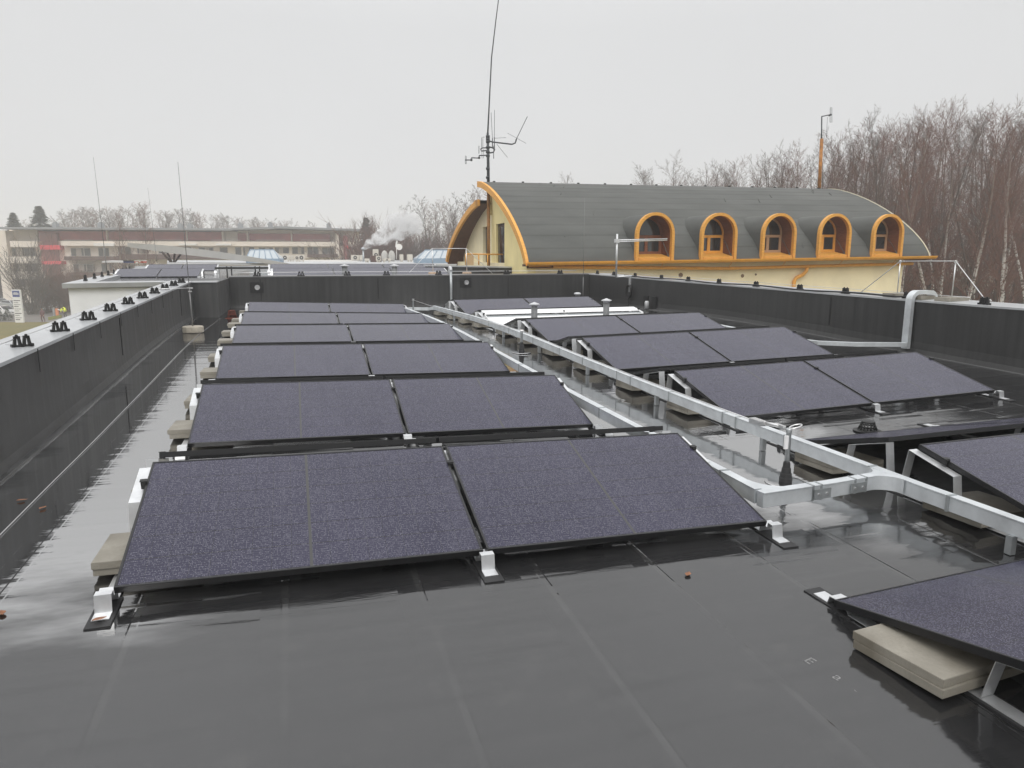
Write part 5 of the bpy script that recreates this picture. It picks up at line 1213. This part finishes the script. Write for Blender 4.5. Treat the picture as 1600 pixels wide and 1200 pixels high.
for px, lb in ((20, 'grey car in the far row under the trees'), ): car(px, 468, R(-30), P_GR, lb)

# ------------------------------------------------------------------ two people far away
def person(px, py, joints, radii, edges, cloth, lb, extras):
    p_ = gnd(px, py); o_ = empty('person', tuple(p_), lb, 'person')
    me = bpy.data.meshes.new('body'); me.from_pydata([tuple(j) for j in joints], edges, []); me.materials.append(cloth)
    ob = bpy.data.objects.new('body', me); COL.objects.link(ob)
    sk = ob.modifiers.new('s', 'SKIN'); ob.modifiers.new('u', 'SUBSURF').levels = 1; ob.modifiers['u'].render_levels = 1
    if not me.skin_vertices: bm = bmesh.new(); bm.from_mesh(me); bm.verts.layers.skin.verify(); bm.to_mesh(me); bm.free()
    for v_, r_ in zip(me.skin_vertices[0].data, radii): v_.radius = (r_, r_)
    me.skin_vertices[0].data[0].use_root = True
    ob.parent = o_; o_.rotation_euler = (0, 0, math.atan2(-fwd[1], -fwd[0])-PI/2+PI)
    for nm, bld, m_ in extras:
        b = MB(); bld(b); e = b.build(nm, m_, o_, local=True)
    return o_
SKIN = mat('skin', (.50, .30, .22), .6); HAIR = mat('dark hair', (.03, .02, .015), .8)
J = [(0, 0, .95), (0, 0, 1.15), (0, .02, 1.38), (0, .02, 1.50), (0, .0, 1.60),
     (-.19, .02, 1.40), (-.26, .03, 1.12), (-.20, -.12, .92), (.19, .02, 1.40), (.27, .02, 1.12), (.24, -.14, .92),
     (-.10, 0, .90), (-.11, -.10, .50), (-.11, .02, .07), (-.11, -.14, .04), (.10, 0, .90), (.11, .08, .50), (.11, .22, .09), (.11, .08, .04)]
RR = [.15, .15, .15, .06, .055, .08, .06, .045, .08, .06, .045, .10, .075, .05, .045, .10, .075, .05, .045]
ED = [(0, 1), (1, 2), (2, 3), (3, 4), (2, 5), (5, 6), (6, 7), (2, 8), (8, 9), (9, 10), (0, 11), (11, 12), (12, 13), (13, 14), (0, 15), (15, 16), (16, 17), (17, 18)]
def head(cx, cy, cz):
    def f(b):
        b.lathe([(.03, -.12), (.065, -.10), (.085, -.03), (.088, .03), (.07, .09), (.03, .125)], (cx, cy, cz), 14, True); b.lathe([(.018, -.01), (.006, .03)], (cx, cy-.09, cz-.03), 6)
        for s__ in (-1, 1): b.lathe([(.02, 0), (.025, .012)], (cx+s__*.085, cy, cz-.01), 8, axis=(s__, 0, 0)); b.lathe([(.012, 0), (.01, .008)], (cx+s__*.032, cy-.078, cz+.01), 6, axis=(0, -1, 0))
    return f
def hair(cx, cy, cz): return lambda b: b.lathe([(.095, -.02), (.098, .04), (.08, .105), (.04, .138), (.01, .145)], (cx, cy+.012, cz), 14, True)
def hands(*pts):
    def f(b):
        for x, y, z in pts:
            b.tube([(x, y, z), (x, y-.03, z-.05), (x, y-.04, z-.09)], [.03, .04, .035], 8)
            for k, ln in enumerate((.06, .075, .07, .055)): b.tube([(x-.03+.02*k, y-.04, z-.085), (x-.03+.02*k, y-.055, z-.085-ln*.6), (x-.03+.02*k, y-.045, z-.085-ln)], .009, 5)
            b.tube([(x+.035, y-.03, z-.04), (x+.055, y-.05, z-.075)], .011, 5)
    return f
person(67.5, 503, J, RR, ED, mat('maroon winter coat', (.12, .045, .055), .8), 'person in a dark maroon coat walking on the path by the grass', [('head', head(0, -.01, 1.71), SKIN), ('hair', hair(0, -.01, 1.71), HAIR), ('hands', hands((-.20, -.13, .90), (.24, -.15, .90)), SKIN)])
J2 = [(0, .1, .92), (0, -.05, 1.12), (0, -.26, 1.26), (0, -.36, 1.30), (0, -.42, 1.33), (-.2, -.26, 1.26), (-.26, -.36, 1.0), (-.2, -.5, .82), (.2, -.26, 1.26), (.26, -.36, 1.0), (.2, -.5, .82), (-.11, .1, .88), (-.13, .0, .48), (-.13, .1, .07), (-.13, -.06, .04), (.11, .1, .88), (.13, .0, .48), (.13, .1, .07), (.13, -.06, .04)]
JY = mat('yellow hi-vis jacket', (.72, .80, .03), .7); 
pv = person(102, 496, J2, RR, ED, mat('dark work trousers', (.035, .04, .05), .8), 'person in a bright yellow jacket bending forward beside the barrier', [('head', head(0, -.46, 1.42), SKIN), ('hair', hair(0, -.46, 1.42), HAIR), ('hands', hands((-.2, -.5, .80), (.2, -.5, .80)), SKIN),
   ('jacket', lambda b: (b.tube([(0, .16, .86), (0, .08, .98), (0, -.06, 1.14), (0, -.26, 1.28), (0, -.33, 1.31)], [.21, .23, .24, .23, .1], 14), b.tube([(-.18, -.24, 1.27), (-.27, -.36, 1.0), (-.21, -.49, .84)], [.11, .09, .07], 10), b.tube([(.18, -.24, 1.27), (.27, -.36, 1.0), (.21, -.49, .84)], [.11, .09, .07], 10)), JY)])
# ------------------------------------------------------------------ trees
def prisms(name, segs, m_, parent=None):
    a = np.array([s[0] for s in segs], float); b = np.array([s[1] for s in segs], float); r0 = np.array([s[2] for s in segs]); r1 = np.array([s[3] for s in segs])
    d_ = b-a; d_ /= (np.linalg.norm(d_, axis=1)[:, None]+1e-9)
    up = np.where(np.abs(d_[:, 2:3]) < .9, np.array([[0, 0, 1.]]), np.array([[1., 0, 0]])); n1 = np.cross(d_, up); n1 /= np.linalg.norm(n1, axis=1)[:, None]; n2 = np.cross(d_, n1)
    K = 5 if len(segs) < 200 else 3; N = len(segs); V = np.zeros((N, 2*K, 3))
    for k in range(K):
        an = 2*PI*k/K; o = n1*math.cos(an)+n2*math.sin(an); V[:, k] = a+o*r0[:, None]; V[:, K+k] = b+o*r1[:, None]
    base = (np.arange(N)*2*K)[:, None]; F = []
    for k in range(K): F.append(np.stack([base[:, 0]+k, base[:, 0]+(k+1) % K, base[:, 0]+K+(k+1) % K, base[:, 0]+K+k], 1))
    F = np.concatenate(F); me = bpy.data.meshes.new(name)
    me.vertices.add(N*2*K); me.vertices.foreach_set('co', V.ravel()); me.loops.add(len(F)*4); me.loops.foreach_set('vertex_index', F.ravel().astype(np.int32))
    me.polygons.add(len(F)); me.polygons.foreach_set('loop_start', (np.arange(len(F))*4).astype(np.int32)); me.polygons.foreach_set('loop_total', np.full(len(F), 4, np.int32)); me.update(calc_edges=True)
    me.materials.append(m_); o = bpy.data.objects.new(name, me); COL.objects.link(o)
    if parent: o.parent = parent
    return o
def grow(rg, p, d_, ln, r, lev, out, spread, lift, kids, nseg=3):
    """one branch and its twigs"""
    d_ = d_/np.linalg.norm(d_); pts = [p]; dirs = []
    for i in range(nseg):
        d_ = d_+np.array([rg.gauss(0, .13), rg.gauss(0, .13), lift*.16+rg.gauss(0, .07)]); d_ /= np.linalg.norm(d_)
        q_ = pts[-1]+d_*ln/nseg; f0, f1 = 1-.75*i/nseg, 1-.75*(i+1)/nseg
        out.append((pts[-1], q_, r*f0, r*f1)); pts.append(q_); dirs.append(d_)
    if lev <= 0: return
    for k in range(kids[lev-1]):
        t = .18+.82*(k+rg.random())/kids[lev-1]; i = min(nseg-1, int(t*nseg)); q_ = pts[i]+(pts[i+1]-pts[i])*(t*nseg-i)
        ax = np.array([rg.gauss(0, 1), rg.gauss(0, 1), rg.gauss(0, .6)]); ax -= dirs[i]*(ax @ dirs[i]); ax /= np.linalg.norm(ax)+1e-9
        sp_ = spread*rg.uniform(.7, 1.25); nd = dirs[i]*math.cos(sp_)+ax*math.sin(sp_)
        grow(rg, q_, nd, ln*rg.uniform(.32, .58)*(1.1-.5*t), max(r*.5, TW), lev-1, out, spread, lift, kids, 2)
TW = .0065
def bark(birch):
    k = NT('birch bark' if birch else 'dark bark')
    n = k.noise(1, 4, .7, stretch=(2.5, 2.5, 7) if birch else (9, 9, 1.5)); 
    if birch:
        c = k.mix(k.ramp(n, .52, .60), (.74, .72, .68), (.05, .045, .04)); z = k.xyz()[2]
        c = k.mix(k.ramp(k.noise(.5, 2, .5), .45, .7, 0, .5), c, (.2, .17, .14))
    else: c = k.mix(k.ramp(n, .3, .7), (.055, .045, .038), (.12, .10, .085))
    if birch: c = k.mix(k.ramp(k.xyz()[2], 6.5, 12, 0, .9), c, (.16, .11, .09))
    k.col(c); k.b.inputs['Roughness'].default_value = .9; return k.m
M_BIRCH, M_BARK = bark(True), bark(False)
M_TWIG = [mat('brown twigs', (.125, .082, .066), .9), mat('reddish twigs', (.170, .086, .066), .9), mat('grey twigs', (.118, .096, .084), .9)]
def make_tree(nm, seed, h, r, birch, twig, first=.28, nprim=40, kids=(7, 8), up=.32, spread=.66, fork=False, lab=None):
    rg = random.Random(seed); root = empty(nm, (0, 0, -500)); tr = []; cr = []
    def stem(p, d_, hh, rr_, f0):
        n = 12; pts = [p]; dd = d_
        for i in range(n):
            dd = dd+np.array([rg.gauss(0, .035), rg.gauss(0, .035), .05]); dd /= np.linalg.norm(dd); q_ = pts[-1]+dd*hh/n
            a0, a1 = rr_*(1-i/n)**.9+.008, rr_*(1-(i+1)/n)**.9+.008; tr.append((pts[-1], q_, a0, a1)); pts.append(q_)
        for k in range(nprim):
            t = f0+(1-f0)*(k+rg.random())/nprim; i = min(n-1, int(t*n)); q_ = pts[i]+(pts[i+1]-pts[i])*(t*n-i)
            a = k*2.4+rg.uniform(-.5, .5); tilt = rg.uniform(.55, .95)*(1-.35*t); dd_ = np.array([math.cos(a)*math.sin(tilt), math.sin(a)*math.sin(tilt), math.cos(tilt)])
            grow(rg, q_, dd_, hh*rg.uniform(.13, .24)*(1.25-.8*t), max(.011, rr_*.30*(1-t)), 2, cr, spread, up, kids)
    if fork:
        stem(np.zeros(3), np.array([-.12, .03, 1]), h, r*.8, first); stem(np.array([0, 0, h*.12]), np.array([.24, .05, 1]), h*.86, r*.65, first)
    else: stem(np.zeros(3), np.array([rg.uniform(-.06, .06), rg.uniform(-.06, .06), 1]), h, r, first)
    prisms('trunk', tr, M_BIRCH if birch else M_BARK, root); prisms('crown', cr, M_TWIG[twig], root)
    KIDS[root.name] = list(root.children); root['h'] = float(np.percentile([s[1][2] for s in cr], 99.6)); return root
TREES = {'birch': [make_tree('birch_tree', 11, 17, .19, True, 1), make_tree('birch_tree', 12, 17, .17, True, 0, first=.4, nprim=38), make_tree('birch_tree', 13, 17, .19, True, 1, fork=True)],
         'dark': [make_tree('bare_tree', 21, 17, .17, False, 0, nprim=46, first=.22), make_tree('bare_tree', 22, 17, .15, False, 2, nprim=42, first=.3), make_tree('bare_tree', 23, 17, .16, False, 0, fork=True, nprim=30), make_tree('bare_tree', 24, 17, .14, False, 1, nprim=46, first=.15, spread=.75)]}
TW = .017
TREES['far'] = [make_tree('bare_tree', 41, 17, .18, False, 0, nprim=34, first=.2, kids=(6, 6)), make_tree('bare_tree', 42, 17, .16, False, 1, nprim=34, first=.25, kids=(6, 6), spread=.75), make_tree('bare_tree', 43, 17, .16, False, 2, fork=True, nprim=22, kids=(6, 6))]
TW = .0065
first_use = set()
def tree(kind, i, px, d_, ytop, lb, grp, base=GZ, w=1.0):
    pr = TREES[kind][i % len(TREES[kind])]; p_ = at(px, 400, d_); zt_ = at(px, ytop, d_)[2]; s_c = (zt_-base)/pr['h']
    o = pr if pr.name not in first_use else dup(pr)
    first_use.add(pr.name); o.location = (p_[0], p_[1], base); o.rotation_euler = (0, 0, rnd.uniform(0, 6.28)); sw = s_c*w*rnd.uniform(.85, 1.1); o.scale = (sw, sw, s_c)
    tag(o, lb, 'tree', grp); return o
TOPX = [960, 990, 1015, 1040, 1065, 1100, 1130, 1160, 1200, 1240, 1285, 1320, 1360, 1400, 1440, 1480, 1520, 1560, 1600, 1700]
TOPY = [290, 264, 258, 272, 246, 270, 248, 258, 238, 222, 228, 210, 186, 170, 164, 156, 162, 166, 160, 160]
G_F = 'trees of the bare wood behind the barrel roof'
rt2 = random.Random(42)
for d_, px0, px1, n, dy in ((48, 1180, 1690, 20, 14), (54, 1120, 1680, 20, 6), (61, 1060, 1680, 20, 2), (70, 1000, 1660, 22, 6), (82, 985, 1640, 22, 14), (95, 980, 1640, 22, 22)):
    for k in range(n):
        px = px0+(px1-px0)*(k+rt2.uniform(-.3, .3)+.5)/n; yt = float(np.interp(px, TOPX, TOPY))+dy+rt2.uniform(-8, 34)
        kd = 'birch' if rt2.random() < .34 else 'dark'
        tree(kd, rt2.randrange(4), px, d_+rt2.uniform(-3, 3), yt, 'white-stemmed bare birch among the wood behind the barrel roof' if kd == 'birch' else 'dark bare tree among the wood behind the barrel roof', G_F, w=rt2.uniform(.8, 1.1))
for px, d_, yt, i, lb in ((1497, 38, 175, 2, 'large forked white birch at the right, nearest of the wood'), (1415, 42, 168, 0, 'white birch left of the large forked one at the right'), (1318, 44, 200, 1, 'slim white birch just right of the barrel roof end'), (1570, 40, 172, 0, 'white birch at the right edge of the picture'), (1365, 46, 205, 1, 'white birch standing second from the barrel roof end'), (1640, 41, 165, 2, 'white birch beyond the right edge')):
    o = tree('birch', i, px, d_, yt, lb, G_F, w=1.05)
# undergrowth
def make_bush(nm, seed, tw, n=46, h=5.0):
    rg = random.Random(seed); root = empty(nm, (0, 0, -500)); cr = []
    for k in range(n):
        a = rg.uniform(0, 6.28); t = rg.uniform(.05, .6); d_ = np.array([math.cos(a)*math.sin(t), math.sin(a)*math.sin(t), math.cos(t)]); p0 = np.array([math.cos(a)*.5*rg.random(), math.sin(a)*.5*rg.random(), 0])
        grow(rg, p0, d_, h*rg.uniform(.6, 1), .03, 2, cr, .5, .5, (5, 8), 4)
    prisms('twigs', cr, M_TWIG[tw], root); KIDS[root.name] = list(root.children); root['h'] = float(np.percentile([s[1][2] for s in cr], 99)); return root
BUSH = [make_bush('bare_bush', 31, 0), make_bush('bare_bush', 32, 1), make_bush('bare_bush', 33, 2)]
def bush(i, px, d_, h, lb, grp, w=1.0, base=GZ):
    pr = BUSH[i % 3]; p_ = at(px, 400, d_); o = pr if pr.name not in first_use else dup(pr); first_use.add(pr.name)
    o.location = (p_[0], p_[1], base); o.rotation_euler = (0, 0, rnd.uniform(0, 6.28)); s_c = h/pr['h']; o.scale = (s_c*w, s_c*w, s_c); tag(o, lb, 'bush', grp)
for k in range(40):
    bush(k, 1150+560*(k+.5)/40+rt2.uniform(-8, 8), rt2.uniform(50, 72), rt2.uniform(5, 8), 'bare brown bush in the undergrowth of the wood', 'undergrowth of the wood', 1.0)
# tree belt behind the hall, left of the barrel roof
for k, (px, yt) in enumerate(((572, 338), (588, 333), (604, 342), (622, 336), (640, 330), (655, 316), (668, 312), (680, 318), (692, 303), (705, 318), (718, 314), (732, 300), (744, 292), (756, 286), (768, 300), (648, 335), (700, 325), (725, 320), (664, 330), (590, 350), (612, 352), (630, 345), (578, 352))):
    kd = 'birch' if k % 5 == 1 else 'far'
    tree(kd, k, px, rt2.uniform(92, 125), yt, 'bare birch in the tree belt left of the barrel roof' if kd == 'birch' else 'dark bare tree in the tree belt left of the barrel roof', 'tree belt behind the hall', w=1.25)
for k in range(14): bush(k, 570+200*k/14, rt2.uniform(88, 100), rt2.uniform(11, 13.5), 'bare brown bush in the tree belt left of the barrel roof', 'bushes of the tree belt', 1.0)
tree('dark', 0, 886, 75, 272, 'lone bare tree top just showing above the barrel roof ridge', 'trees of the bare wood behind the barrel roof')
for k, (px, yt) in enumerate(((1005, 268), (1030, 262), (1062, 247), (1125, 252))): tree('dark', k, px, 72, yt, 'bare tree top showing above the barrel roof ridge', 'tree tops above the ridge', w=1.2)
# row behind the apartment block
for k, (px, yt) in enumerate(((38, 338), (50, 342), (96, 335), (110, 329), (126, 327), (148, 323), (165, 327), (184, 325), (200, 327), (228, 319), (246, 329), (270, 329), (287, 325), (304, 330), (322, 335), (340, 333), (359, 336), (376, 338), (394, 342), (412, 341), (430, 346), (452, 345), (52, 345), (80, 340), (92, 338), (108, 330), (122, 325), (138, 324), (152, 326), (170, 326), (192, 324), (214, 322), (235, 328), (258, 330), (274, 328), (292, 326), (309, 332), (327, 334), (346, 334), (364, 337), (381, 340), (399, 341), (416, 344), (435, 347), (458, 345), (100, 334), (115, 326), (130, 328), (145, 322), (160, 326), (178, 322), (205, 326), (222, 316), (250, 330), (265, 328), (283, 322), (300, 328), (318, 334), (336, 332), (355, 335), (372, 338), (390, 342), (408, 340), (424, 346), (446, 344), (470, 342), (490, 348))):
    tree('far', k, px, rt2.uniform(158, 190), yt+rt2.uniform(-2, 5), 'bare tree showing above the apartment roof', 'trees behind the apartment block', w=1.35)
# trees and shrubs in front of the block
tree('birch', 0, 187, 88, 322, 'slender birch in front of the apartment block, left of the pair', 'birch pair in front of the block', w=.8); tree('birch', 1, 199, 90, 330, 'slender birch in front of the apartment block, middle one', 'birch pair in front of the block', w=.8); tree('birch', 0, 228, 92, 316, 'slender birch in front of the apartment block, right one with reddish crown', 'birch pair in front of the block', w=.9)
bush(2, 42, 104, 10.8, 'tall rounded bare shrub tree in front of the left end of the apartment block', 'bare shrubs before the block', .95)
for k, (px, h_b, lb) in enumerate(((70, 6.6, 'reddish bare bush beside the round road sign'), (84, 6.8, 'dense brown bare bush behind the orange barrier'), (98, 7.0, 'dense brown bare bush left of the white facade'), (60, 5.2, 'low reddish bush behind the dark hatchback'), (108, 7.2, 'brown bare bush touching the white facade'))): bush(1, px, 108, h_b, lb, 'bare shrubs before the block', 1.0)
tree('dark', 2, 110, 104, 395, 'bare tree with pale trunk by the corner of the white facade', 'bare shrubs before the block', w=.7)
for k, px in enumerate((-10, 4, 12, -2)): bush(k, px, 140, 10+k, 'grey bare bush at the left edge behind the parked cars', 'shrubs at the left edge', 1.1)
# conifers
M_NEED = mat('dark green needles', (.025, .045, .028), .9, noise=(2, .3))
def make_conifer(nm, seed, h, rad, clip=False):
    rg = random.Random(seed); root = empty(nm, (0, 0, -500)); b = MB(); b.tube([(0, 0, 0), (0, 0, h*.98)], [h*.018, .01], 6); b.build('trunk', M_BARK, root, local=True)
    b = MB()
    for k in range(3200 if not clip else 900):
        t = rg.random()**1.2; z = h*(.06+.93*t); rr_ = rad*(1-t)**(.8)*(1 if clip else (.55+.45*abs(math.sin(z*2.1+.3*rg.random())))); a = rg.uniform(0, 6.28); q_ = rr_*math.sqrt(rg.random()) if not clip else rr_*rg.uniform(.8, 1.03)
        c = Vector((q_*math.cos(a), q_*math.sin(a), z-(q_*.25 if not clip else 0))); s_z = rg.uniform(.5, 1)*h*(.035 if not clip else .05)
        o1 = Vector((math.cos(a), math.sin(a), rg.uniform(-.5, .3)))*s_z; o2 = Vector((-math.sin(a), math.cos(a), rg.uniform(-.4, .4)))*s_z*.5
        b.add([c-o1-o2, c+o1-o2*.6, c+o1*1.1+o2*.6, c-o1+o2], [(0, 1, 2, 3)])
    b.build('foliage', M_NEED, root, local=True); KIDS[root.name] = list(root.children); return root
for k, (px, yt, lb) in enumerate(((28, 333, 'dark conifer behind the left end of the apartment roof, smaller one'), (69, 323, 'broad dark conifer rising above the apartment roof, larger one'))):
    p_ = at(px, 400, 160); hh = at(px, yt, 160)[2]-GZ; o = make_conifer('conifer_tree', 50+k, hh, 8.5 if k else 6.5); o.location = (p_[0], p_[1], GZ); tag(o, lb, 'tree', 'conifers behind the block')
for k, (px, yt, lb) in enumerate(((574, 341, 'grey-green conifer left of the steam cloud'), )):
    p_ = at(px, 400, 135); hh = at(px, yt, 135)[2]-GZ; o = make_conifer('conifer_tree', 60+k, hh, 4.2); o.location = (p_[0], p_[1], GZ); tag(o, lb, 'tree', 'conifers in the tree belt')
for k, (px, py, hh, lb) in enumerate(((13, 501, 1.75, 'clipped cone-shaped evergreen shrub left of the sign pylon'), (1, 502, 1.6, 'clipped cone-shaped evergreen shrub at the left picture edge'))):
    p_ = gnd(px, py); o = make_conifer('cone_shrub', 70+k, hh, .62, True); o.location = tuple(p_); tag(o, lb, 'shrub', 'clipped cone shrubs')

# ------------------------------------------------------------------ steam
k = NT('steam'); t = k.t; t.nodes.remove(k.b)
pv_ = t.nodes.new('ShaderNodeVolumePrincipled'); pv_.inputs['Color'].default_value = (.95, .95, .95, 1); pv_.inputs['Anisotropy'].default_value = .2
n = k.noise(.8, 6, .68, dist=.9); dn = k.ramp(n, .46, .68, 0, 6.0); k.l(dn, pv_.inputs['Density']); k.l(pv_.outputs[0], t.nodes['Material Output'].inputs['Volume'])
b = MB(); rs_ = np.random.RandomState(4); pth = [(568, 388, 3), (573, 382, 6), (580, 376, 9), (590, 371, 13), (602, 364, 17), (616, 358, 21), (632, 352, 22), (648, 350, 17), (660, 349, 9)]
rings = []
for i, (px, py, r_) in enumerate(pth):
    c = np.array(at(px, py, 66)); rad = r_/FPX*66; ring = []
    for j in range(14):
        a = 2*PI*j/14; q_ = rad*(1+.22*rs_.randn()); ring.append(tuple(c+CU*q_*math.sin(a)+CF*q_*.8*math.cos(a)+CR*.25*q_*math.cos(a*2+i)))
    rings.append(ring)
nn = 14; V = [p_ for r_ in rings for p_ in r_]; F = [(i*nn+j, i*nn+(j+1) % nn, (i+1)*nn+(j+1) % nn, (i+1)*nn+j) for i in range(len(rings)-1) for j in range(nn)]; F += [tuple(range(nn-1, -1, -1)), tuple(range((len(rings)-1)*nn, len(rings)*nn))]
b.add(V, F); st_ = b.build('steam_cloud', k.m); tag(st_, 'white steam cloud drifting from the slim chimney past the bare trees', 'steam', kind='stuff')

# ------------------------------------------------------------------ haze
HAZE = .0017
if HAZE:
    k = NT('haze air'); k.t.nodes.remove(k.b); pv_ = k.t.nodes.new('ShaderNodeVolumePrincipled'); pv_.inputs['Color'].default_value = (.99, .99, .99, 1); pv_.inputs['Density'].default_value = HAZE; pv_.inputs['Anisotropy'].default_value = .0
    k.l(pv_.outputs[0], k.t.nodes['Material Output'].inputs['Volume'])
    b = MB(); b.box(-950, 950, -350, 1250, GZ-1, 24); tag(b.build('haze', k.m), kind='stuff')
bpy.context.view_layer.update()
